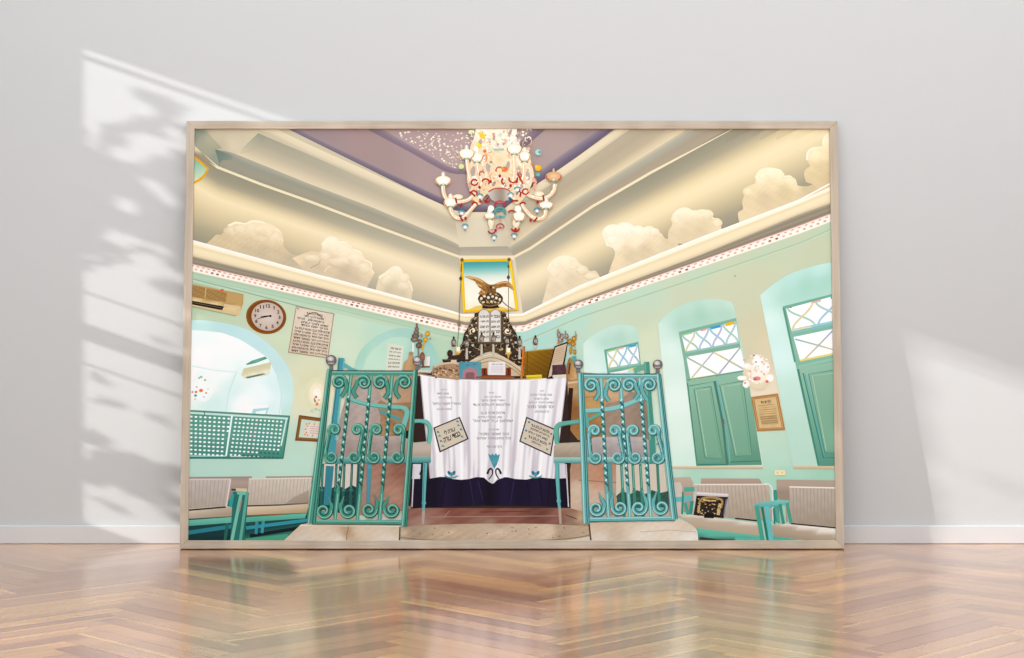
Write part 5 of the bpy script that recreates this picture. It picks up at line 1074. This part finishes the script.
poly([(330, 457), (431, 456.6), (431, 462.6), (330, 463.5)], lin((380, 457), (380, 463), (0, '6fb6b0'), (.5, '5aa6a4'), (1, '3a8482')), 8); lay()
line([(341.6, 358), (338, 395), (333, 440), (330.6, 466)], 6.2, '3a98a4', 7.4); line([(344.4, 359), (340.6, 395), (336, 440)], 1.4, '68bcc0'); line([(339.3, 359), (335.8, 395), (330.6, 438)], 1.2, '277c86')
line([(344, 364.5), (351, 369), (358, 372)], 3.4, '55b0ac'); line(smooth([(346, 398), (356, 401.6), (368, 404.6), (384, 406.6), (400, 407.4), (405.5, 409), (407, 414), (404, 425), (402, 440)]), 4.2, '6cbcae', 5.0); line(smooth([(347, 399.6), (357, 403.2), (369, 406.2), (386, 408.4), (402, 409.6)]), 1.0, '3e8e86')
line([(380, 411), (401, 420)], 3.2, '3f9c9c'); line(smooth([(412, 421.4), (420, 421), (427, 422), (430, 427), (430.4, 434), (428.8, 444)]), 3.8, '66b8a8'); line(smooth([(412, 423), (421, 422.6), (426.6, 425), (428.2, 431), (427.2, 442)]), 1.0, '3f9486')
line([(425.4, 463), (424.6, 480), (423.8, 500), (423.4, 510)], 4.2, '58b0b0', 2.8); ell(424, 503, 2.3, 2, '58b0b0', n=9); line([(424.4, 464), (422.8, 508)], .8, '2f7f80'); line([(328.6, 463), (328, 503)], 7.5, '2f8290', 6); line([(369.4, 464), (368.2, 503)], 4.4, '3f92a0', 3.4); ell(369.6, 467, 2.6, 2, '4a9aa6', n=9)
item('pictured_armchair', 'turquoise armchair with grey upholstery behind the right gate')
poly([(606, 404), (618, 401), (630, 392), (644, 394), (650, 440), (606, 444), (603, 420)], noisy(lin((605, 405), (648, 410), (0, '9c8570'), (.5, 'a08a78'), (1, '8f7a6a')), .015, 4, 1.6, .3), 4)
poly([(583, 442), (596, 437), (644, 437), (656, 446), (656, 458), (583, 458)], noisy(lin((620, 438), (620, 457), (0, 'bcb2b0'), (.3, 'b0a6a4'), (1, '9d938f')), .02, 2, .8, 2), 4)
poly([(554, 446), (558, 443.2), (584, 442), (584, 457.6), (554, 458)], noisy(lin((570, 442), (570, 457), (0, 'b5a896'), (.4, 'b8a894'), (1, '9c8c7a')), .015, 4), 4)
poly([(553.8, 457.4), (656, 457), (656, 462.6), (553.8, 463)], lin((600, 457), (600, 463), (0, '9fd0c4'), (.5, '7cbcb4'), (1, '4a9894')), 8); lay()
line([(646.6, 362), (648.6, 395), (652, 440), (654.6, 500)], 5.2, '3c9482', 6.6); line([(645, 363), (647, 395), (650, 440)], 1.4, '62b49c'); line([(634, 371), (645, 366)], 5, '5faa8c')
line(smooth([(583, 411), (596, 410.4), (612, 408.6), (626, 404.6), (638, 400), (646, 396.4)]), 4.4, '7cc6c0'); line(smooth([(584, 413), (597, 412.4), (613, 410.6), (627, 406.6), (640, 401)]), 1.0, '4a9a98'); line([(588, 420), (602, 413)], 3, '55a890'); line([(586, 412), (588, 428)], 3.2, '58aaa0')
line(smooth([(579, 421.6), (568, 422.8), (560, 424), (556.2, 427.4), (555.6, 434), (557, 444)]), 4.0, '5cae98'); line(smooth([(579, 423.4), (568, 424.8), (561, 426.4), (558.4, 430), (559, 443)]), 1.0, '3c8c7a')
line([(557, 463), (557.6, 480), (558.8, 500), (559.4, 508)], 4.4, '5cb4b0', 2.8); ell(558.8, 501, 2.4, 2, '5cb4b0', n=9); line([(558.6, 464), (560.2, 506)], .8, '3a8c8a'); line([(609.6, 464), (611.4, 500)], 4.2, '4a9a98', 3.2); line([(622, 463), (622.6, 500)], 3.0, '4aa092', 2); 
# small turned balusters of a far rail seen through the gates
item('pictured_back_railing', 'row of twisted dark balusters of a far rail seen through the left gate')
poly([(320, 464), (359, 464), (356, 495), (318, 495)], 'd6cabc'); poly([(314, 490), (322, 486), (330, 489), (338, 485), (345, 489), (352, 485), (358, 488), (356, 510), (340, 514), (312, 508)], noisy('173f3c', .03, 2, 1.3, .9), 3); poly([(312, 508), (340, 513), (357, 509), (356, 521), (310, 521)], 'b89c84'); lay()
for x in (322.4, 336, 344, 351.6, 358): line([(x + .6, 464), (x - .6, 490), (x - 1.6, 516)], 2.4, '1f5c54', 2.8)
for x in (322.4, 336, 344, 351.6): ell(x - .4, 490, 2.0, 1.6, '2a7a6a', n=8, up=False); line([(x + .4, 466), (x - .6, 488)], .7, '4fa08e')
line([(330, 466), (327, 505)], 8, '2c8290', 7)
item('pictured_back_railing', 'row of twisted green balusters of a far rail seen through the right gate')
poly([(616, 464), (664, 464), (668, 500), (616, 500)], 'd2c6b4'); poly([(616, 496), (622, 491), (630, 494), (637, 490), (645, 494), (652, 490), (660, 493), (668, 491), (669, 508), (645, 512), (618, 506)], noisy('2c5648', .035, 5, 1.2, .9), 3); poly([(617, 506), (645, 511), (669, 507), (670, 519), (618, 519)], 'c4ab90'); lay()
for x in (621.6, 633, 640.6, 648, 657.6): line([(x - .4, 464), (x + 1, 490), (x + 2.6, 517)], 2.8, '2f8470', 3.0)
for x in (621.6, 633, 640.6, 648): ell(x + 1, 491, 2.2, 1.7, '37907a', n=8, up=False); line([(x, 466), (x + 1, 488)], .8, '72bea8')
# ------------------------------------------------------------ wrought gates
def gate(label, post, tops, topc, midc, lowc, botc, cl, rails):
    item('pictured_gate', label)
    M, Dk, Li, Hi = cl
    (a0, a1, wa), (b0, b1, wb) = post
    lay(); (t0, t1), (u0, u1) = rails
    DKS = []
    def st(pts, w, c=M, w2=None): line(pts, w, c, w2)
    # twisted balusters
    for p, q in tops:
        at = lambda t: (p[0] + (q[0] - p[0]) * t, p[1] + (q[1] - p[1]) * t)
        st([at(0), at(1)], 3.6)
    lay()
    for p, q in tops:
        at = lambda t: (p[0] + (q[0] - p[0]) * t, p[1] + (q[1] - p[1]) * t)
        n = 12
        for k in range(n):
            t = .17 + .62 * k / n; x, y = at(t); x2, y2 = at(t + .55 * .62 / n)
            line([(x - 1.7, y), (x2 + 1.5, y2)], 1.9, Dk)
        line([(at(.16)[0] + 1.4, at(.16)[1]), (at(.8)[0] + 1.4, at(.8)[1])], .7, Dk)
    lay()
    for p, q in tops:
        at = lambda t: (p[0] + (q[0] - p[0]) * t, p[1] + (q[1] - p[1]) * t)
        for k in range(n):
            x, y = at(.17 + .62 * (k - .28) / n); ell(x - .3, y, .9, 1.5, Hi, n=7, rot=30, up=False)
        line([at(0), at(.15)], .9, Li); line([at(.82), at(1)], .9, Li)
    lay()
    # scrolls of the four rows
    for M_, W, dd in ((Dk, 4.4, .5), (M, 3.2, 0)):
        lay()
        for i, (x, y, tx, ty, sg) in enumerate(topc):           # top row: curls with long tails
            r = 6.6
            spiral(x + dd, y + dd, r, -20 if sg > 0 else 200, -1.5 * sg, W, M_, [(tx - sg * .6, ty + 1), (tx + sg * 3.2, ty - 5), (x + sg * (r + 1), y + 4)], r1=1.2)
        for i, ((x, y, sg), (lx, ly, _s)) in enumerate(zip(midc, lowc)):   # middle: C shaped stems, a curl at each end
            r = 5.4; sx = x + sg * r
            spiral(x + dd, y + dd, r, 0 if sg > 0 else 180, -1.3 * sg, W, M_, [((lx + sg * r + sx) / 2, (y + ly) / 2), (sx, y + 6)], r1=1.2)
            spiral(lx + dd, ly + dd, r, 0 if sg > 0 else 180, 1.3 * sg, W, M_, [((lx + sg * r + sx) / 2, (y + ly) / 2), (lx + sg * r, ly - 6)], r1=1.2)
        for x, y, hx_, hy, sg in botc:                          # bottom row: curls with horns
            r = 7.2; line([(hx_, hy), (hx_ + sg * 1.2, hy + 4), (hx_ + sg * 2.8, hy + 8)], .8, M_, W * .8)
            spiral(x + dd, y + dd, r, 0 if sg > 0 else 180, 1.45 * sg, W, M_, [(hx_ + sg * 2.6, hy + 7), (x + sg * (r + .9), y - 4)], r1=1.3)
    lay()
    for i, (x, y, tx, ty, sg) in enumerate(topc): spiral(x, y, 7.6, -20 if sg > 0 else 200, -1.2 * sg, .9, Li, r1=2.4); spiral(x, y, 5.2, -20 if sg > 0 else 200, -1.0 * sg, .8, Dk, r1=2)
    for (x, y, sg), (lx, ly, _s) in zip(midc, lowc):
        spiral(x, y, 6.2, 0 if sg > 0 else 180, -1.1 * sg, .9, Li, r1=2); spiral(lx, ly, 4.0, 0 if sg > 0 else 180, 1.0 * sg, .8, Dk, r1=1.8); spiral(lx, ly, 6.4, 0 if sg > 0 else 180, .9 * sg, .8, Li, r1=4)
        line([(x + sg * 6.4, y + 3), (lx + sg * 6.4, ly - 3)], .8, Li if sg < 0 else Dk); line([(x + sg * 4.2, y + 6), (lx + sg * 4.2, ly - 6)], .7, Dk if sg < 0 else Li); ell(x + sg * 4, (y + ly) / 2, 1.2, 1.2, M, n=7, up=False)
    for x, y, hx_, hy, sg in botc: spiral(x, y, 8.2, 0 if sg > 0 else 180, 1.2 * sg, .9, Li, r1=2.6); spiral(x, y, 5.6, 0 if sg > 0 else 180, 1.0 * sg, .8, Dk, r1=2)
    # rails and posts
    lay(); line([t0, t1], 4.6, M); line([u0, u1], 4.6, M); lay()
    line([(t0[0], t0[1] - 1.9), (t1[0], t1[1] - 1.9)], 1.0, '3a4a40'); line([(t0[0], t0[1] - .6), (t1[0], t1[1] - .6)], .9, Li); line([(u0[0], u0[1] - 1.2), (u1[0], u1[1] - 1.2)], .9, Li); line([(u0[0], u0[1] + 2), (u1[0], u1[1] + 2)], .8, Dk)
    lay(); line([a0, a1], wa[0], M, wa[1]); line([b0, b1], wb[0], M, wb[1]); lay()
    for (p, q, w) in ((a0, a1, wa), (b0, b1, wb)):
        line([(p[0] - w[0] * .3, p[1]), (q[0] - w[1] * .3, q[1])], 1.1, Li); line([(p[0] + w[0] * .12, p[1]), (q[0] + w[1] * .12, q[1])], .9, Dk); line([(p[0] + w[0] * .4, p[1]), (q[0] + w[1] * .4, q[1])], .8, Dk)
gate('left turquoise wrought iron gate with curled scrolls and twisted bars',
     (((329.8, 369), (311.4, 523.5), (5.0, 9.6)), ((415.8, 370), (404.2, 526.5), (4.8, 6.2))),
     [((351.4, 374), (335, 520)), ((371.4, 374), (357.4, 520)), ((392.4, 374), (379.6, 520))],
     [(339, 382, 342, 396, 1), (363.6, 382.4, 356.6, 397, -1), (380, 382.4, 385, 397.5, 1), (404, 382, 399, 397, -1)],
     [(334.4, 429.5, -1), (357, 429.5, 1), (376, 429.5, -1), (398.4, 429.5, 1)],
     [(331.2, 457, -1), (354, 457, 1), (374, 457, -1), (397, 457, 1)],
     [(323.6, 510.8, 328.6, 496.5, 1), (348.4, 510.4, 344, 496, -1), (369, 509.4, 374.6, 494.4, 1), (392, 509.6, 389, 495, -1)],
     ('41967f', '1b574b', '80c4ae', 'a9d8d4'), (((330, 372.6), (415, 373)), ((312, 522), (404, 522.4))))
gate('right turquoise wrought iron gate with curled scrolls and twisted bars',
     (((580.8, 373), (586.4, 523.6), (6.0, 7.0)), ((658.6, 374), (674.6, 518.8), (5.0, 6.6))),
     [((600.8, 378), (608.4, 519)), ((620, 378), (630, 519)), ((639.4, 378), (651, 519))],
     [(590.8, 385, 595.4, 399, 1), (613.8, 385, 608.4, 400, -1), (628.8, 385, 635.4, 398.5, 1), (649, 384.6, 647, 399.5, -1)],
     [(594.4, 430.5, -1), (614.4, 430.5, 1), (633, 430.5, -1), (653.2, 430.5, 1)],
     [(595.6, 457.5, -1), (617.6, 457.5, 1), (635, 457.5, -1), (657.4, 457.5, 1)],
     [(596.2, 508.4, 599, 492, 1), (619.4, 507.6, 614, 492, -1), (638.6, 507.6, 642.4, 490.6, 1), (661, 507, 656.6, 491, -1)],
     ('5fb0ad', '256a66', 'a2dada', 'c4ecee'), (((580, 376), (659, 376)), ((586, 519.6), (675, 518.4))))
def finial(label, x, y, r):
    item('pictured_gate_finial', label)
    poly([(x - 1.6, y + r - 1), (x + 1.6, y + r - 1), (x + 2.2, y + r + 4), (x - 2.2, y + r + 4)], '77716e')
    ell(x, y, r, r, 'a09a9a', '5c5654', n=20); ell(x - r * .15, y - r * .3, r * .62, r * .5, 'e8e4e2', 'aaa4a2', n=14); lay(); line([(x - r * .85, y + r * .1), (x, y + r * .25), (x + r * .85, y + r * .1)], .8, '6b6260'); line([(x - r * .6, y + r * .55), (x + r * .5, y + r * .6)], .9, 'b5aca6')
finial('silver ball on the left post of the left gate', 331.4, 360.4, 5.4); finial('silver ball on the right post of the left gate', 417.6, 361, 5.0)
finial('silver ball on the left post of the right gate', 578.4, 364.4, 4.8); finial('silver ball on the right post of the right gate', 657.6, 364.6, 4.9)
# ------------------------------------------------------------ the great chandelier
item('pictured_chandelier', 'large ornate glass chandelier with red, blue and orange drops, hanging from the starred ceiling')
CR, CR2, RD, BL_ = 'fdeed2', 'f3d6a8', 'b5241e', '3f98b4'
body = smooth([(476, 127), (474, 138), (470, 148), (472, 158), (468, 168), (467, 180), (470, 192), (475, 202), (480, 205), (484, 197), (492, 192), (502, 191), (510, 194), (515, 204), (521, 202), (527, 194), (531, 186), (534, 176), (532, 166), (529, 156), (521, 148), (517, 140), (517, 127)], 3)
poly(body, noisy(idw((482, 135, 'fbeed6'), (500, 132, 'fdf2da'), (512, 140, 'fff4e0'), (474, 150, 'f3dcba'), (495, 155, 'f3d8ae'), (518, 160, 'fae6c6'), (480, 175, 'efd4ac'), (505, 180, 'f0d6aa'), (525, 178, 'f4dcb6'), (475, 193, 'f0d4a8'), (515, 195, 'eed2a6')), .02, 2, 1.3, 1.5), 2)
lay()
MV = ('b39c98', 'ab9590', 'c0aaa4', 'baa39e')
for x, y, rx, ry, ro in ((473, 172, 2.4, 6, 8), (488, 168, 2, 5, -10), (508, 166, 1.8, 5, 10), (519, 172, 2.4, 6, 0), (528, 176, 2, 5, -10), (480, 143, 2, 4, 20), (489, 142, 1.6, 4, -20), (510, 133, 1.6, 4, 20), (519, 141, 1.6, 4, 0), (494, 138, 1.4, 3, 10), (478, 192, 2.4, 3, 0), (522, 186, 1.8, 3.4, 20), (494, 184, 1.6, 3, 30), (505, 185, 1.4, 3, -20), (470, 186, 1.6, 4, 0), (484, 158, 1.6, 3, 0), (504, 143, 1.4, 2.6, 20)):
    ell(x, y, rx, ry, rnd.choice(MV), n=10, rot=ro, up=False)
lay()
for i in range(120):
    x, y = rnd.uniform(470, 530), rnd.uniform(131, 198); a, r = rnd.uniform(0, 360), rnd.uniform(1.5, 5)
    ring(x, y, r * .7, r, rnd.uniform(.6, 1.3), rnd.choice(('fffaf0', 'fffaf0', 'fff4e0', 'f2d2a0', 'ecc48e', 'e6b680', 'fff8ea', 'e9a878')), a, a + rnd.uniform(80, 200), 7)
lay()
for i in range(70):
    x, y = rnd.uniform(470, 530), rnd.uniform(131, 198)
    ell(x, y, rnd.uniform(.6, 1.5), rnd.uniform(.6, 1.5), rnd.choice(('fffdf8', 'fffdf8', 'f4d4a6', 'f0c494', 'a8b8ac', '9c8c94', 'f6b48c', 'fff6e4')), n=7, up=False)
lay()
def arm(p):
    P = smooth(p, 5); line(P, 4.2, 'ecc994', 3.6); return P
ARMS = [[(443, 186), (444, 194), (448, 200), (458, 202), (468, 200), (474, 195)], [(450, 206), (452, 213), (457, 218), (464, 217), (470, 211), (476, 204)],
        [(467, 158), (468, 168), (470, 178), (474, 184)], [(477, 160), (479, 172), (482, 180), (480, 190)], [(514, 155), (514.6, 168), (514, 178), (512, 184)], [(524, 165), (524, 174), (521, 184)],
        [(555, 184), (553.6, 191), (548, 197), (540, 198.6), (530, 196), (525, 192)], [(545.6, 210), (544.6, 216), (539, 219), (531, 216), (524, 208), (522, 204)],
        [(490, 218), (490.6, 224), (491.6, 229)], [(518.6, 222), (516.6, 226), (515, 229)]]
PP = [arm(a) for a in ARMS]; lay()
for P in PP: line(P, 2.5, 'fff6e4', 2.0)
lay()
for k, P in enumerate(PP):
    line([(x + .5, y + .3) for x, y in P], .8, 'e6bb84', .6)
    for q in P[2::4]: ell(q[0] - .9, q[1] - .4, .8, .8, 'ffffff', n=6, up=False)
for x, y in ((458, 197), (539, 194)): ell(x, y, 5, 2.6, 'fff6e0', 'f2dcb4', n=12)
ell(491, 222, 3, 6, 'fff2d8', 'f4dcb2', n=12); ell(516, 223, 3.6, 5, 'fff2d8', 'f4dcb2', n=12)
lay()
def shadeglass(x, y, rx, ry, dim=0):
    if not dim: ell(x, y - ry - 1.6, 2.5, 3.8, 'fbe6d2', 'bfa7a2' if y < 185 and x < 470 else 'ecd8b8', n=12); ell(x, y - ry - 1.4, 1.0, 3.2, 'ffffff', 'fff2e0', n=10)
    else: ell(x, y - ry - 1.6, 1.2, 2.8, 'ecc698', 'd8a878', n=8)
    ell(x, y, rx + 1, ry + .8, 'e0a878' if not dim else 'c07c56', 'edcfa4' if not dim else 'd8a078', n=18); ell(x, y - .5, rx, ry, 'ffffff' if not dim else 'efc79a', 'fff0d6' if not dim else 'd9a676', n=18)
    lay()
    for s in (-1, 1): line(smooth([(x + s * rx * 1.02, y - ry * .3), (x + s * rx * .95, y + ry * .3), (x + s * rx * .6, y + ry * .9)]), 1.0, 'b8442c' if dim else 'd08a5c')
    line(smooth([(x - 3.4, y + ry + 1.4), (x - 1.6, y + ry - .2), (x + 1.6, y + ry - .2), (x + 3.4, y + ry + 1.4)]), 1.5, '6f9a84'); ell(x, y + ry - 1, 1.6, 1.0, 'f4d8ac', n=8, up=False)
for x, y, rx, ry, d in ((443.2, 181, 7.2, 4.2, 0), (450.6, 203, 6, 4, 0), (477, 158, 5.4, 4.4, 0), (466.6, 154.4, 7.2, 4.6, 0), (524.6, 157, 5.2, 4.6, 0), (514.4, 149.6, 7, 4.8, 0), (553.6, 176.8, 7.4, 4.2, 1), (546, 205.6, 6.6, 3.2, 0), (489.6, 216.4, 5, 2.8, 0), (519, 217, 5.6, 4.4, 0)): shadeglass(x, y, rx, ry, d)
# bright bulbs among the arms
for x, y, r in ((491, 208.6, 3.2), (518, 209, 3.4), (476, 149, 2.6), (512, 139, 2.6)): ell(x, y, r, r, 'fff', 'fff6e4', n=12)
# centre bowl and drops
ell(499.4, 160, 7.4, 6.4, 'f2cf9c', 'f8e4c0', n=16); lay(); line([(494, 150), (504, 149.6)], 2.0, '9cc4bc'); 
ell(499.4, 173, 4.4, 4.4, 'f0d2a4', 'f6dfba', n=12)
poly(smooth([(487.4, 193), (492, 189.4), (500, 188.2), (507.6, 189.6), (511.6, 193), (508, 199), (503, 203), (497, 203), (491, 199.4)], 3), lin((488, 196), (511, 196), (0, 'd8cbc0'), (.4, 'a8998c'), (.6, '9a8b7e'), (1, 'e8dccb')), 3); lay()
line(smooth([(488.6, 192), (493.6, 189.2), (500, 188.4), (506, 189.2), (510.4, 191.8)]), 1.3, 'c04a2c'); ring(500, 205, 5, 3.6, 1.7, 'b83844', 150, 390, 14); line([(495.4, 202), (504.6, 202)], 1.6, 'c8505a'); ring(500, 211.6, 5.4, 3.8, 1.9, '5f9c94', 170, 370, 14); ring(500, 214, 5.2, 3.4, 2.0, '4f9490', 160, 380, 14); line([(495, 217), (505, 217)], 2.0, '6fa89e'); ell(500.4, 217, 1, 1.1, '2a8cae', n=8)
line([(500.2, 219), (500.2, 224)], .9, 'd89a80'); ring(500.2, 227, 3.7, 3.0, 1.3, 'b5484c', 160, 380, 12); ell(500.2, 227.6, 1.1, 1.1, 'c0565a', n=7); line([(496.6, 228.4), (503.6, 228.4)], 1.0, 'c86468')
lay()
def redcurl(x, y, r, a0, a1, w=1.5, c=RD): ring(x, y, r, r * .9, w, c, a0, a1, 12)
for x, y, r, a0, a1 in ((474.5, 182.6, 3.2, 0, 330), (485.6, 182.4, 3.6, 190, 400), (513.2, 179, 4.2, -20, 200), (506, 181.5, 4.2, 120, 230), (474, 193.6, 3, 180, 400), (525.4, 191.8, 3, 0, 330), (474.8, 205, 2.6, 180, 360), (523, 205, 2.6, 190, 340), (487.4, 199.6, 2.8, 20, 170), (491.8, 230.4, 3.6, 10, 170), (515.4, 228, 4, 10, 170), (511.6, 213.4, 3, 190, 330), (499.4, 170.4, 3.4, 150, 390), (482, 174, 2.6, 130, 340), (519, 175.6, 2.4, 220, 420)): redcurl(x, y, r, a0, a1, 1.5, RD if y > 178 else 'c86a48')
for p in (((459.4, 215), (462.8, 221.4)), ((455.6, 198), (456.6, 203)), ((543, 195.5), (544, 201)), ((537.4, 217.6), (533.8, 222)), ((512, 201), (518, 201)), ((488, 198), (485, 203)), ((517.6, 174), (523, 184)), ((521, 192), (520, 197)), ((470, 192), (475.4, 196.5))): line(list(p), 1.7, 'a8221c' if p[0][1] > 190 else 'b8402c')
for x, y in ((461.4, 205), (465.6, 218.6), (537.6, 202.4), (530.6, 220.4), (479.6, 187.6), (510.6, 186), (499.8, 176.2), (490.6, 181.8), (480.4, 201.4), (519, 191), (515.4, 229.4), (495.6, 230.6), (516.6, 181.6)): ell(x, y, 1.4, 1.8, '9c1c1c', 'c03a30', n=8, up=False)
def bluedrop(x, y, c=BL_):
    ring(x, y, 2.9, 2.5, 1.2, c, 180, 360, 8); ell(x, y + .6, 1.7, 1.5, 'e9f4f4', 'fbfaf2', n=8, up=False); ell(x, y + 3.2, .9, 1.0, '2a86ac', n=7, up=False)
lay()
for x, y in ((461.6, 213), (480, 196.6), (465.2, 226.8), (494, 237.6), (514.2, 236), (510.6, 195.4), (537, 210.6), (517.4, 189.6)): bluedrop(x, y)
for x, y, r, c in ((482.4, 136.4, 2.7, 'f6cc14'), (480, 133.4, 1.7, 'f8d83c'), (479.4, 146, 2.4, 'f2d628'), (478, 144, 1.6, 'f6e24a'), (470.6, 132.4, 2.4, 'dbe69a'), (461.4, 166.6, 2.8, 'd2e08a'), (491, 148.8, 1.9, 'd4e6a8'), (484.8, 151.4, 1.8, 'e8683a'), (504.6, 169.4, 2.8, 'ee6c1c'), (502.8, 168.6, 1.6, 'f48a3a'), (538.2, 168.2, 3.4, 'f2b016'), (536.4, 166.8, 1.6, 'f6c838'), (538, 174.8, 2.2, '5cb0a8'), (538.2, 152.6, 3.2, 'a2d8cc'), (539.6, 152.4, 1.5, '4fa090'), (532, 164.6, 1.6, 'ec7848'), (533.6, 181, 1.8, 'f4b090'), (534.8, 185, 1.6, 'f2a684'), (493.6, 134.4, 1.6, 'f0a070'), (506, 141, 1.8, 'e8c0a8'), (498, 144.6, 1.4, 'b8a4c8'), (486, 155.8, 1.6, 'f0a860'), (528.6, 149, 1.7, 'f2b890'), (500.4, 134.8, 2, 'c8e0c4'), (489.4, 166.4, 1.3, '90b0a8')): ell(x, y, r, r * .95, mix(c, 'fff', .15), c, n=9, up=False)
line(smooth([(486, 154), (487, 158), (485.6, 162)]), 1.4, 'ec9c5c'); line(smooth([(533, 178), (536, 182), (533.6, 187), (535, 191)]), 1.8, 'f0a888')
for x, y in ((471, 172), (490, 196), (484, 190), (508, 200), (526, 200), (507, 166), (528, 170)): ell(x, y, 1.0, 1.0, '9ab8ac', n=6, up=False)
flush()
